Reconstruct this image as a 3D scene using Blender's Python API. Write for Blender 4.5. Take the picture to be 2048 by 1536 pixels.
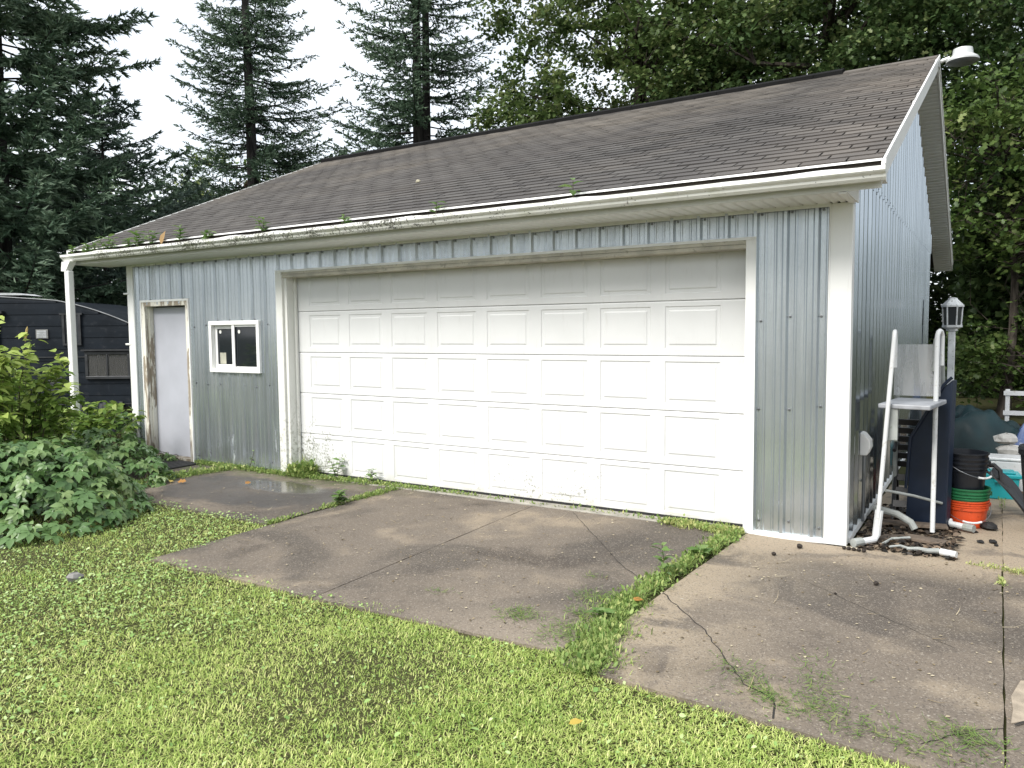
import bpy, math, random
import numpy as np
from mathutils import Vector, Matrix

for o in list(bpy.data.objects):
    bpy.data.objects.remove(o)
SC = bpy.context.scene
COL = SC.collection
rng = np.random.default_rng(7)
random.seed(7)
PI = math.pi

# ------------------------------------------------------------------ camera
CAM = np.array([6.8181, -6.1789, 1.6345])
YAW, PITCH, ROLL, FPX = -.5569, -.0686, -.0091, 1545.5
c_, s_ = math.cos(YAW), math.sin(YAW)
FW = np.array([s_ * math.cos(PITCH), c_ * math.cos(PITCH), math.sin(PITCH)])
RT0 = np.array([c_, -s_, 0.0]); UP0 = np.cross(RT0, FW)
RT = RT0 * math.cos(ROLL) + UP0 * math.sin(ROLL)
UP = -RT0 * math.sin(ROLL) + UP0 * math.cos(ROLL)
cam = bpy.data.cameras.new('camera')
cam.sensor_width = 36.0; cam.sensor_fit = 'HORIZONTAL'
cam.lens = FPX / 2048 * 36.0
cam.clip_start = 0.05; cam.clip_end = 2000
camo = bpy.data.objects.new('camera', cam); COL.objects.link(camo)
M = Matrix.Identity(4)
for i in range(3):
    M[i][0] = RT[i]; M[i][1] = UP[i]; M[i][2] = -FW[i]; M[i][3] = CAM[i]
camo.matrix_world = M
SC.camera = camo

# ------------------------------------------------------------------ light
SUN_EL, SUN_AZ = math.radians(47), math.radians(198)   # azimuth measured from +Y clockwise
w = bpy.data.worlds.new('World'); SC.world = w; w.use_nodes = True
nt = w.node_tree
bg = nt.nodes['Background']
sky = nt.nodes.new('ShaderNodeTexSky'); sky.sky_type = 'NISHITA'; sky.sun_disc = False
sky.sun_elevation = SUN_EL; sky.sun_rotation = SUN_AZ
sky.air_density = 1.0; sky.dust_density = 2.0
# thin even overcast over the clear sky, broken by soft brighter and bluer areas
tc = nt.nodes.new('ShaderNodeTexCoord')
nz = nt.nodes.new('ShaderNodeTexNoise'); nz.inputs['Scale'].default_value = 2.2; nz.inputs['Detail'].default_value = 4
nt.links.new(tc.outputs['Generated'], nz.inputs['Vector'])
mr = nt.nodes.new('ShaderNodeMapRange')
mr.inputs['From Min'].default_value = .35; mr.inputs['From Max'].default_value = .65
mr.inputs['To Min'].default_value = .60; mr.inputs['To Max'].default_value = .98
nt.links.new(nz.outputs['Fac'], mr.inputs['Value'])
mx = nt.nodes.new('ShaderNodeMix'); mx.data_type = 'RGBA'
nt.links.new(mr.outputs['Result'], mx.inputs['Factor'])
nt.links.new(sky.outputs['Color'], mx.inputs['A'])
mx.inputs['B'].default_value = (8.2, 8.6, 9.0, 1)
nt.links.new(mx.outputs['Result'], bg.inputs['Color'])
bg.inputs['Strength'].default_value = 0.095

sl = bpy.data.lights.new('sun', 'SUN'); sl.energy = 2.7; sl.angle = math.radians(26); sl.color = (1, .965, .91)
so = bpy.data.objects.new('sun', sl); COL.objects.link(so)
sd = Vector((math.sin(SUN_AZ) * math.cos(SUN_EL), math.cos(SUN_AZ) * math.cos(SUN_EL), math.sin(SUN_EL)))
so.rotation_euler = sd.to_track_quat('Z', 'Y').to_euler(); so.location = (0, -20, 30)

vs = SC.view_settings
vs.view_transform = 'Standard'; vs.look = 'None'; vs.gamma = 1.0; vs.use_curve_mapping = False
vs.exposure = 0.92
SC.cycles.max_bounces = 6; SC.cycles.transparent_max_bounces = 8
SC.cycles.use_denoising = True

# ------------------------------------------------------------------ helpers: objects
def setp(o, label=None, cat=None, group=None, kind=None):
    if label: o['label'] = label
    if cat: o['category'] = cat
    if group: o['group'] = group
    if kind: o['kind'] = kind
    return o

def thing(name, label, cat, loc=(0, 0, 0), rz=0.0, group=None):
    o = bpy.data.objects.new(name, None); COL.objects.link(o)
    o.location = loc; o.rotation_euler = (0, 0, rz); o.empty_display_size = .1
    return setp(o, label, cat, group)

def link(name, me, mat=None, parent=None, loc=None, rot=None):
    o = bpy.data.objects.new(name, me); COL.objects.link(o)
    if mat is not None and len(me.materials) == 0: me.materials.append(mat)
    if parent is not None: o.parent = parent
    if loc is not None: o.location = loc
    if rot is not None: o.rotation_euler = rot
    return o

def np_mesh(name, V, F, tint=None, smooth=False):
    """V (n,3); F (m,k) all the same size; tint per face"""
    me = bpy.data.meshes.new(name)
    V = np.ascontiguousarray(V, dtype=np.float32); F = np.ascontiguousarray(F, dtype=np.int32)
    m, k = F.shape
    me.vertices.add(len(V)); me.vertices.foreach_set('co', V.ravel())
    me.loops.add(m * k); me.loops.foreach_set('vertex_index', F.ravel())
    me.polygons.add(m)
    me.polygons.foreach_set('loop_start', np.arange(0, m * k, k, dtype=np.int32))
    me.polygons.foreach_set('loop_total', np.full(m, k, dtype=np.int32))
    if smooth: me.polygons.foreach_set('use_smooth', np.ones(m, dtype=bool))
    if tint is not None:
        a = me.attributes.new('tint', 'FLOAT', 'FACE'); a.data.foreach_set('value', np.ascontiguousarray(tint, dtype=np.float32))
    me.update(calc_edges=True)
    return me

class MB:
    """collects simple solids into one mesh"""
    def __init__(s): s.v = []; s.f = []
    def add(s, V, F):
        n = len(s.v); s.v += [tuple(map(float, p)) for p in V]; s.f += [tuple(i + n for i in q) for q in F]; return s
    def box(s, x0, x1, y0, y1, z0, z1):
        V = [(x0, y0, z0), (x1, y0, z0), (x1, y1, z0), (x0, y1, z0), (x0, y0, z1), (x1, y0, z1), (x1, y1, z1), (x0, y1, z1)]
        return s.add(V, [(3, 2, 1, 0), (4, 5, 6, 7), (0, 1, 5, 4), (1, 2, 6, 5), (2, 3, 7, 6), (3, 0, 4, 7)])
    def prism(s, P, a):
        """closed polygon P (3D points) pushed along vector a"""
        n = len(P); P = [Vector(p) for p in P]; a = Vector(a)
        V = P + [p + a for p in P]
        F = [tuple(range(n))[::-1], tuple(range(n, 2 * n))] + [(i, (i + 1) % n, n + (i + 1) % n, n + i) for i in range(n)]
        return s.add(V, F)
    def sweep(s, prof, x0, x1, caps=True):
        """closed (y,z) profile swept along x"""
        return s.prism([(x0, y, z) for y, z in prof], (x1 - x0, 0, 0))
    def tube(s, pts, r, n=8, r1=None, cap=True):
        pts = [Vector(p) for p in pts]; m = len(pts)
        if not hasattr(r, '__len__'):
            r1 = r if r1 is None else r1
            r = [r + (r1 - r) * i / (m - 1) for i in range(m)]
        V = []; ref = None
        for i, p in enumerate(pts):
            t = (pts[min(i + 1, m - 1)] - pts[max(i - 1, 0)]).normalized()
            if ref is None or abs(t.dot(ref)) > .98:
                ref = Vector((0, 0, 1)) if abs(t.z) < .9 else Vector((1, 0, 0))
            a = t.cross(ref).normalized(); b = a.cross(t); ref = b
            for k in range(n):
                q = 2 * PI * k / n
                V.append(p + (a * math.cos(q) + b * math.sin(q)) * r[i])
        F = [(i * n + k, i * n + (k + 1) % n, (i + 1) * n + (k + 1) % n, (i + 1) * n + k) for i in range(m - 1) for k in range(n)]
        if cap: F += [tuple(range(n))[::-1], tuple(range((m - 1) * n, m * n))]
        return s.add(V, F)
    def lathe(s, prof, n=20, c=(0, 0, 0), cap=True):
        V = [(c[0] + r * math.cos(2 * PI * k / n), c[1] + r * math.sin(2 * PI * k / n), c[2] + z) for r, z in prof for k in range(n)]
        m = len(prof)
        F = [(i * n + k, i * n + (k + 1) % n, (i + 1) * n + (k + 1) % n, (i + 1) * n + k) for i in range(m - 1) for k in range(n)]
        if cap: F += [tuple(range(n))[::-1], tuple(range((m - 1) * n, m * n))]
        return s.add(V, F)
    def mesh(s, name, smooth=False):
        me = bpy.data.meshes.new(name); me.from_pydata(s.v, [], s.f); me.update()
        if smooth:
            me.polygons.foreach_set('use_smooth', [True] * len(me.polygons))
            me.set_sharp_from_angle(angle=math.radians(35))
        return me
    def obj(s, name, mat=None, parent=None, loc=None, rot=None, smooth=False, bevel=0):
        o = link(name, s.mesh(name, smooth), mat, parent, loc, rot)
        if bevel:
            b = o.modifiers.new('bevel', 'BEVEL'); b.width = bevel; b.segments = 2; b.limit_method = 'ANGLE'
        return o

def box(x0, x1, y0, y1, z0, z1): return MB().box(x0, x1, y0, y1, z0, z1)

def nrm(a): return a / np.maximum(np.linalg.norm(a, axis=-1, keepdims=True), 1e-9)

def scatter(TV, TF, P, A, N, S, tint=None, W=None):
    """copies of a template (x along A, y across, z along N) at P, scaled by S (length) and W (width)"""
    P = np.asarray(P); A = nrm(np.asarray(A)); N = np.asarray(N)
    B = nrm(np.cross(N, A)); N = np.cross(A, B)
    S = np.asarray(S).reshape(-1, 1, 1) * np.ones((len(P), 1, 1)); W = S if W is None else np.asarray(W).reshape(-1, 1, 1) * np.ones((len(P), 1, 1))
    TV = np.asarray(TV, float)
    V = P[:, None] + A[:, None] * TV[None, :, 0:1] * S + B[:, None] * TV[None, :, 1:2] * W + N[:, None] * TV[None, :, 2:3] * S
    TF = np.asarray(TF); n = len(P)
    F = TF[None] + (np.arange(n) * len(TV))[:, None, None]
    t = None if tint is None else np.repeat(np.asarray(tint), len(TF))
    return V.reshape(-1, 3), F.reshape(-1, TF.shape[1]), t

class Acc:
    def __init__(s): s.V = []; s.F = []; s.T = []; s.n = 0
    def add(s, VFT):
        V, F, T = VFT; s.V.append(V); s.F.append(F + s.n); s.n += len(V); s.T.append(np.zeros(len(F)) if T is None else T)
    def obj(s, name, mat, parent=None, smooth=False):
        return link(name, np_mesh(name, np.concatenate(s.V), np.concatenate(s.F), np.concatenate(s.T), smooth), mat, parent)

# leaf templates, length 1 along x
LEAF2 = ([(0, 0, 0), (.45, .32, .06), (1, 0, -.05), (.45, -.32, .06)], [(0, 2, 1), (0, 3, 2)])
LEAF6 = ([(0, 0, 0), (.25, .24, .05), (.6, .27, .03), (1, 0, -.12), (.6, -.27, .03), (.25, -.24, .05), (.5, 0, -.02)],
         [(0, 6, 1), (1, 6, 2), (2, 6, 3), (3, 6, 4), (4, 6, 5), (5, 6, 0)])
LOBED = ([(0, 0, 0), (.2, .14, .03), (.35, .38, .08), (.5, .17, .02), (.72, .33, .02), (1, 0, -.1), (.72, -.33, .02), (.5, -.17, .02), (.35, -.38, .08), (.2, -.14, .03)],
         [(0, 9, 1), (1, 9, 3), (1, 3, 2), (9, 8, 7), (9, 7, 3), (3, 7, 5), (3, 5, 4), (7, 6, 5)])
BLADE = ([(0, -.5, 0), (0, .5, 0), (.55, .4, .08), (.55, -.4, .08), (1, 0, .32)], [(0, 1, 2), (0, 2, 3), (3, 2, 4)])
NEEDLE = ([(0, -.5, 0), (0, .5, 0), (1, 0, 0)], [(0, 1, 2)])

# ------------------------------------------------------------------ helpers: materials
class NT:
    def __init__(s, name):
        s.m = bpy.data.materials.new(name); s.m.use_nodes = True; s.t = s.m.node_tree
        s.b = s.t.nodes['Principled BSDF']; s.out = s.t.nodes['Material Output']
        s.geo = s.t.nodes.new('ShaderNodeNewGeometry'); s.pos = s.geo.outputs['Position']
    def n(s, typ, **kw):
        nd = s.t.nodes.new(typ)
        for k, v in kw.items(): setattr(nd, k, v)
        return nd
    def put(s, sock, v):
        if isinstance(v, bpy.types.NodeSocket): s.t.links.new(v, sock)
        elif isinstance(v, tuple) and len(v) == 3 and sock.type == 'RGBA': sock.default_value = (*v, 1)
        else: sock.default_value = v
    def objco(s): return s.n('ShaderNodeTexCoord').outputs['Object']
    def mapping(s, v, scale=(1, 1, 1), loc=(0, 0, 0)):
        m = s.n('ShaderNodeMapping'); s.put(m.inputs['Vector'], v); m.inputs['Scale'].default_value = scale; m.inputs['Location'].default_value = loc
        return m.outputs['Vector']
    def noise(s, scale, detail=4, v=None, rough=.55, dist=0):
        k = s.n('ShaderNodeTexNoise'); s.put(k.inputs['Vector'], v or s.pos); k.inputs['Scale'].default_value = scale
        k.inputs['Detail'].default_value = detail; k.inputs['Roughness'].default_value = rough; k.inputs['Distortion'].default_value = dist
        return k.outputs['Fac']
    def voro(s, scale, v=None, feature='F1', out='Distance'):
        k = s.n('ShaderNodeTexVoronoi', feature=feature); s.put(k.inputs['Vector'], v or s.pos); k.inputs['Scale'].default_value = scale
        return k.outputs[out]
    def rng(s, x, a, b, c=0.0, d=1.0, smooth=True):
        k = s.n('ShaderNodeMapRange'); k.interpolation_type = 'SMOOTHSTEP' if smooth else 'LINEAR'
        s.put(k.inputs['Value'], x)
        for nme, v in zip(('From Min', 'From Max', 'To Min', 'To Max'), (a, b, c, d)): k.inputs[nme].default_value = v
        return k.outputs['Result']
    def math(s, op, a, b=0.0, c=0.0):
        k = s.n('ShaderNodeMath', operation=op); s.put(k.inputs[0], a); s.put(k.inputs[1], b); s.put(k.inputs[2], c); return k.outputs[0]
    def mul(s, a, b): return s.math('MULTIPLY', a, b)
    def mix(s, f, a, b, blend='MIX'):
        k = s.n('ShaderNodeMix', data_type='RGBA', blend_type=blend); s.put(k.inputs['Factor'], f); s.put(k.inputs['A'], a); s.put(k.inputs['B'], b)
        return k.outputs['Result']
    def xyz(s, v=None):
        k = s.n('ShaderNodeSeparateXYZ'); s.put(k.inputs[0], v or s.pos); return k.outputs
    def attr(s, name): return s.n('ShaderNodeAttribute', attribute_name=name).outputs['Fac']
    def orand(s): return s.n('ShaderNodeObjectInfo').outputs['Random']
    def bump(s, h, strength=.3, dist=.01):
        k = s.n('ShaderNodeBump'); k.inputs['Strength'].default_value = strength; k.inputs['Distance'].default_value = dist
        s.put(k.inputs['Height'], h); s.put(s.b.inputs['Normal'], k.outputs['Normal'])
    def set(s, color=None, rough=None, metal=None, spec=None):
        for nme, v in (('Base Color', color), ('Roughness', rough), ('Metallic', metal), ('Specular IOR Level', spec)):
            if v is not None: s.put(s.b.inputs[nme], v)
        return s.m

def plain(name, color, rough=.6, metal=0.0, var=.25, scale=6.0, dirt=None, bump=0.0):
    t = NT(name)
    n1 = t.noise(scale, 5, t.objco())
    d = tuple(c * (1 - var) for c in color); l = tuple(min(1, c * (1 + var * .6)) for c in color)
    c = t.mix(t.rng(n1, .3, .7), d, l)
    if dirt:
        c = t.mix(t.rng(t.noise(scale * 4, 6, t.objco()), .55, .72, 0, .8), c, dirt)
    t.set(c, t.rng(n1, .2, .8, max(.05, rough - .1), min(1, rough + .1)), metal)
    if bump: t.bump(t.noise(scale * 12, 4, t.objco()), .4, bump)
    return t.m

def foliage(name, dark, mid, light, trans=.3, rough=.5, patch=None, pscale=.5, spec=.3):
    """leaf colour from each leaf's own tint"""
    t = NT(name)
    f = t.attr('tint')
    r = t.n('ShaderNodeValToRGB'); t.put(r.inputs[0], f)
    e = r.color_ramp.elements
    e[0].position = 0; e[0].color = (*dark, 1); e[1].position = 1; e[1].color = (*light, 1)
    k = e.new(.5); k.color = (*mid, 1)
    c = r.outputs[0]
    if patch: c = t.mix(t.rng(t.noise(pscale, 3), .5, .68, 0, .8), c, patch)
    t.set(c, rough, None, spec)
    tr = t.n('ShaderNodeBsdfTranslucent'); t.put(tr.inputs['Color'], c)
    ms = t.n('ShaderNodeMixShader'); ms.inputs[0].default_value = trans
    t.t.links.new(t.b.outputs[0], ms.inputs[1]); t.t.links.new(tr.outputs[0], ms.inputs[2]); t.t.links.new(ms.outputs[0], t.out.inputs[0])
    return t.m
# ------------------------------------------------------------------ materials of the garage
def m_galv(name='galvanised_steel', dark=0.0, rr=(.20, .27), mt=.77):
    t = NT(name)
    p = t.pos; X = t.xyz()
    spang = t.voro(55, p, out='Color')
    sp = t.xyz(spang)[0]
    streak = t.noise(1, 5, t.mapping(p, (26, 26, 1.1)), .6)
    c = t.mix(sp, (.50, .54, .57), (.52, .56, .59))
    c = t.mix(t.rng(streak, .50, .75, 0, .35), c, (.66, .70, .72))
    band = t.noise(1, 3, t.mapping(p, (6, 6, .35)), .6)  # oil-canning bands: uneven reflection of the sheets put into the colour
    c = t.mix(t.rng(band, .40, .68, 0, .55), c, (.34, .375, .405))
    # chalky runs low on the sheets
    run = t.mul(t.rng(t.noise(1, 5, t.mapping(p, (9, 9, 1.6)), .65), .6, .74), t.rng(X[2], .75, .1))
    c = t.mix(t.mul(run, .7), c, (.74, .76, .76))
    green = t.mul(t.rng(t.noise(2.2, 5), .45, .7), t.rng(X[2], .35, .0))
    c = t.mix(t.mul(green, .6), c, (.2, .23, .14))
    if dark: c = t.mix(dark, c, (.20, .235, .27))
    r = t.math('ADD', t.rng(t.noise(.9, 3), .3, .7, *rr), t.mul(sp, .0))
    r = t.math('ADD', r, t.mul(run, .3))
    t.set(c, r, t.math('SUBTRACT', mt, t.mul(run, .55)))
    t.bump(t.noise(1, 2, t.mapping(p, (3.5, 3.5, 1.2))), .035, .02)
    return t.m

def m_white(name, col=(.80, .80, .78), rough=.45, mold=None, spots=None):
    t = NT(name)
    n = t.noise(1.7, 5); c = t.mix(t.rng(n, .3, .7), tuple(v * .93 for v in col), col)
    grime = t.mul(t.rng(t.noise(1, 6, t.mapping(t.pos, (14, 14, 2.5)), .7), .56, .8), .35)
    c = t.mix(grime, c, (.42, .41, .36))
    if mold: c = mold(t, c)
    t.set(c, rough)
    return t.m

def door_mold(t, c):
    X = t.xyz()
    reg = t.mul(t.rng(X[0], 1.25, -.1), t.rng(X[2], .95, .15))
    reg2 = t.mul(t.rng(t.math('ABSOLUTE', t.math('SUBTRACT', X[0], 3.05)), 1.5, .1), t.rng(X[2], .6, .1))
    reg = t.math('ADD', reg, t.mul(reg2, .55))
    n = t.noise(46, 8, rough=.72); big = t.noise(5, 4)
    thr = t.math('ADD', t.mul(n, 1.0), t.mul(t.math('SUBTRACT', big, .5), .35))
    thr = t.math('ADD', thr, t.mul(t.math('SUBTRACT', reg, .5), .26))
    k = t.mul(t.rng(thr, .555, .63), t.rng(reg, .04, .16))
    c = t.mix(t.mul(k, .85), c, (.16, .165, .12))
    low = t.mul(t.mul(t.rng(X[2], .16, .0), t.rng(t.noise(5, 5), .35, .6)), .55)
    c = t.mix(low, c, (.4, .38, .3))
    run = t.mul(t.rng(t.noise(1, 5, t.mapping(t.pos, (9, 9, .8)), .7), .55, .72), t.rng(X[2], 1.9, .3, .1, 1))
    c = t.mix(t.mul(run, .22), c, (.36, .35, .29))
    t.bump(t.noise(1.6, 2), .12, .03)
    # faint rubbed marks
    c = t.mix(t.mul(t.rng(t.noise(1, 4, t.mapping(t.pos, (2, 2, 14))), .62, .8), .1), c, (.5, .5, .48))
    return c

def jamb_mold(t, c):
    X = t.xyz()
    k = t.mul(t.rng(t.noise(24, 7, rough=.7), .48, .62), t.rng(X[2], 1.1, .15))
    return t.mix(t.mul(k, .65), c, (.22, .22, .15))

def gutter_stain(t, c):
    X = t.xyz()
    reg = t.mul(t.rng(X[0], -3.4, -2.2), t.rng(X[0], 4.3, 1.6))
    reg = t.math('ADD', t.mul(reg, .9), .1)
    n = t.noise(52, 6, rough=.65); lumps = t.noise(3.5, 4)
    k = t.rng(t.math('ADD', t.math('ADD', n, t.mul(t.math('SUBTRACT', reg, .5), .14)), t.mul(t.math('SUBTRACT', lumps, .5), .5)), .572, .618)
    drip = t.mul(t.rng(t.noise(1, 5, t.mapping(t.pos, (17, 17, 1.5)), .7), .59, .63), t.rng(reg, .2, .8))
    c = t.mix(t.mul(t.math('MAXIMUM', k, t.mul(drip, .8)), .88), c, (.05, .048, .035))
    return t.mix(t.mul(t.rng(t.noise(6, 5), .5, .7), .3), c, (.42, .44, .27))

GALV = m_galv()
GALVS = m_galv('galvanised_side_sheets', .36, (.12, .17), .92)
WHITE = m_white('white_trim_metal')
WHITE2 = m_white('white_corner_trim', (.82, .82, .80), .4)
DOORW = m_white('white_door_paint', (.67, .675, .67), .5, door_mold)
JAMBW = m_white('white_jamb_paint', (.74, .74, .70), .5, jamb_mold)
GUTW = m_white('white_gutter_paint', (.80, .80, .76), .38, gutter_stain)
SOFW = m_white('white_soffit_vinyl', (.82, .83, .81), .5)
TAN = plain('tan_header_wood', (.50, .47, .39), .6, dirt=(.25, .23, .18))
DARKGAP = plain('dark_framing_wood', (.06, .05, .04), .9)
LAV = plain('grey_lavender_door_paint', (.40, .41, .455), .42, var=.06, scale=3)
BLACKM = plain('black_metal', (.012, .012, .013), .45)
RUBBER = plain('black_rubber', (.015, .015, .016), .7, bump=.003)
SCREWM = plain('screw_head_metal', (.22, .23, .24), .4, .8)

def m_peel():
    t = NT('peeling_painted_wood')
    p = t.mapping(t.pos, (7, 7, 1.3))
    k = t.rng(t.noise(1.6, 6, p, .65, .6), .47, .53)
    grain = t.noise(1, 5, t.mapping(t.pos, (70, 70, 3)), .6)
    wood = t.mix(grain, (.15, .12, .085), (.42, .36, .28))
    edge = t.rng(t.noise(40, 3), .4, .6, .85, 1)
    c = t.mix(k, wood, t.mix(edge, (.5, .48, .41), (.72, .70, .62)))
    X = t.xyz(); c = t.mix(t.mul(t.rng(X[2], .5, .05), .6), c, (.07, .055, .04))
    t.set(c, .75); t.bump(t.math('ADD', t.mul(k, .6), t.mul(grain, .3)), .5, .004)
    return t.m
PEEL = m_peel()

def m_shingle():
    t = NT('asphalt_shingle')
    X = t.xyz(); p = t.pos
    rnd = t.math('FRACT', t.math('ADD', t.orand(), t.geo.outputs['Random Per Island']))
    up = t.math('DIVIDE', t.math('SUBTRACT', X[2], 2.7), 2.1)          # 0 eave .. 1 ridge
    big = t.noise(.55, 5, t.mapping(p, (1, 1.4, 1.4)), .6)
    c = t.mix(rnd, (.062, .058, .056), (.086, .081, .077))
    wear = t.rng(t.math('ADD', big, t.mul(up, .30)), .55, .95)
    streak = t.noise(1, 4, t.mapping(p, (1.2, 9, 9)), .6)
    c = t.mix(t.mul(wear, t.rng(streak, .3, .65, .45, 1)), c, t.mix(rnd, (.105, .093, .080), (.150, .134, .115)))
    rake = t.mul(t.rng(X[0], 4.7, 6.1), t.rng(t.noise(1.2, 4), .3, .6, .3, 1))
    c = t.mix(t.mul(rake, .6), c, t.mix(rnd, (.115, .100, .088), (.160, .140, .122)))
    # dark algae patch
    alg = t.mul(t.rng(t.noise(.8, 4, t.mapping(p, (.7, 1.6, 1.6), (3.1, 0, 0)), .6), .46, .72), t.mul(t.rng(X[0], 2.0, 4.2), t.rng(up, .12, .3)))
    c = t.mix(t.mul(alg, .6), c, (.020, .019, .019))
    gr = t.noise(220, 2); c = t.mix(t.rng(gr, .55, .8, 0, .35), c, (.19, .18, .17))
    c = t.mix(t.rng(gr, .45, .2, 0, .45), c, (.014, .013, .013))
    t.set(c, .88, None, .25); t.bump(gr, .5, .004)
    return t.m
SHING = m_shingle()
VENTB = plain('black_ridge_vent', (.011, .011, .011), .9)
VENTB.node_tree.nodes['Principled BSDF'].inputs['Specular IOR Level'].default_value = .08
DEBRIS = plain('wet_gutter_debris', (.022, .018, .013), .9, scale=40, dirt=(.12, .1, .06))

# ------------------------------------------------------------------ the garage
G = thing('garage', 'grey galvanised metal garage with a wide white panelled overhead door and brown shingle roof', 'garage')
XL, XR, YB, ZW = -3.08, 5.90, 8.07, 2.56
OX0, OX1, OZ1 = -.10, 5.19, 2.295            # overhead door opening
DX0, DX1, DZ1 = -2.76, -1.85, 2.02           # entry door opening
WX0, WX1, WZ0, WZ1 = -1.37, -.525, 1.195, 1.755
ZE = 2.735
SL = (4.79 - ZE) / (4.36 + .53)
def roofz(y): return ZE + SL * (y + .53) if y <= 4.36 else ZE + SL * (4.36 * 2 - y + .53)

PER = .2256
def rib_knots(u0, u1, per, phase):
    base = [(-.028, 0), (-.012, .024), (.012, .024), (.028, 0), (.066, 0), (.073, .007), (.083, .007), (.09, 0), (.139, 0), (.146, .007), (.156, .007), (.163, 0)]
    ks = []
    k = math.floor((u0 - phase) / per) - 1
    while phase + k * per < u1 + per:
        ks += [(phase + k * per + a, d) for a, d in base]; k += 1
    us = [a for a, _ in ks]; ds = [d for _, d in ks]
    out = [(u0, float(np.interp(u0, us, ds)))] + [(a, d) for a, d in ks if u0 + 1e-4 < a < u1 - 1e-4] + [(u1, float(np.interp(u1, us, ds)))]
    return out

def sheet(name, parent, u0, u1, z0, ztop, place, off=0.0, per=PER, phase=3.645, mat=None):
    """one corrugated sheet with a 2 mm lip; place(u, depth, z) -> xyz"""
    K = rib_knots(u0, u1, per, phase); m = MB(); V = []; F = []
    zt = ztop if callable(ztop) else (lambda u: ztop)
    for u, d in K: V += [place(u, d + off, z0), place(u, d + off, zt(u))]
    n = len(K)
    for i in range(n - 1): F.append((2 * i, 2 * i + 2, 2 * i + 3, 2 * i + 1))
    b = len(V)
    for u, d in K: V += [place(u, d + off - .003, z0), place(u, d + off - .003, zt(u))]
    for i in range(n - 1):
        F.append((2 * i, b + 2 * i, b + 2 * i + 2, 2 * i + 2)); F.append((2 * i + 1, 2 * i + 3, b + 2 * i + 3, b + 2 * i + 1))
    F += [(0, 1, b + 1, b), (2 * n - 2, b + 2 * n - 2, b + 2 * n - 1, 2 * n - 1)]
    return m.add(V, F).obj(name, mat or GALV, parent)

# front wall: framing plus the sheets
fw = MB()
for x0, x1, z0, z1 in ((XL + .01, DX0, 0, ZW), (DX0, DX1, DZ1, ZW), (DX1, WX0, 0, ZW), (WX0, WX1, 0, WZ0), (WX0, WX1, WZ1, ZW), (WX1, OX0, 0, ZW), (OX0, OX1, OZ1, ZW), (OX1, XR - .01, 0, ZW)):
    fw.box(x0, x1, .004, .12, z0 + .005, z1)
FWALL = fw.obj('front_wall', DARKGAP, G)
pf = lambda u, d, z: (u, -d, z)
seams = [-3.07, -2.889, -1.987, -1.085, -.183, .719, 1.621, 2.523, 3.425, 4.327, 5.229, 5.80]
TOPZ = 2.545
def fsheet(x0, x1, z0, z1, k): sheet('wall_panel', FWALL, x0, x1, z0, z1, pf, .001 + .0035 * (k % 2))
for k in range(len(seams) - 1):
    a, b = seams[k], seams[k + 1] + (.03 if k < len(seams) - 2 else 0)
    segs = [(a, b, .03, TOPZ)]
    for ox0, ox1, oz0, oz1 in ((DX0, DX1, 0, DZ1), (WX0, WX1, WZ0, WZ1), (OX0 - .02, OX1 + .02, 0, OZ1 + .03)):
        new = []
        for x0, x1, z0, z1 in segs:
            if ox1 <= x0 or ox0 >= x1: new.append((x0, x1, z0, z1)); continue
            if ox0 - x0 > .02: new.append((x0, ox0, z0, z1))
            if x1 - ox1 > .02: new.append((ox1, x1, z0, z1))
            m0, m1 = max(x0, ox0), min(x1, ox1)
            if oz0 - z0 > .03: new.append((m0, m1, z0, oz0))
            new.append((m0, m1, oz1, z1))
        segs = new
    for x0, x1, z0, z1 in segs:
        if z1 - z0 > .03 and x1 - x0 > .015: fsheet(x0, x1, z0, z1, k)

# screws
sc = MB()
def screw_f(x, z, r=.008): sc.lathe([(r * 1.5, 0), (r * 1.5, .002), (r, .003), (r, .007)], 6); n = 24
def add_screw(P, nrm_axis, r=.0075):
    ring = []
    for rr, h in ((r * 1.5, 0), (r * 1.5, .002), (r * .9, .003), (r * .9, .007)):
        for k in range(6):
            a = 2 * PI * k / 6; q = (rr * math.cos(a), rr * math.sin(a))
            ring.append((P[0] + q[0], P[1] - h, P[2] + q[1]) if nrm_axis == 'y' else (P[0] + h, P[1] + q[0], P[2] + q[1]))
    F = [(i * 6 + k, i * 6 + (k + 1) % 6, (i + 1) * 6 + (k + 1) % 6, (i + 1) * 6 + k) for i in range(3) for k in range(6)] + [tuple(range(18, 24))]
    sc.add(ring, F)
sc = MB()
x = 3.645 - 30 * PER
while x < 5.8:
    xs = x + .045
    if XL + .1 < xs < 5.76:
        hdr = OX0 - .1 < xs < OX1 + .05
        add_screw((xs, -.005, 2.515), 'y')
        if hdr: add_screw((xs, -.005, 2.345), 'y')
        elif DX0 - .05 < xs < DX1 + .05: add_screw((xs, -.005, 2.085), 'y')
        elif WX0 - .05 < xs < WX1 + .05: add_screw((xs, -.005, 1.80), 'y'); add_screw((xs + random.uniform(-.01, .03), -.005, 1.02 + random.uniform(-.03, .03)), 'y')
        else:
            for z in (1.72, 1.02, .12): add_screw((xs + random.uniform(-.01, .01), -.005, z + random.uniform(-.03, .03)), 'y')
    x += PER
for z in (2.5, 2.05, 1.4, .85, .3): add_screw((5.785, -.012, z), 'y')
setp(sc.obj('screw', SCREWM, FWALL), kind='stuff')

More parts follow.
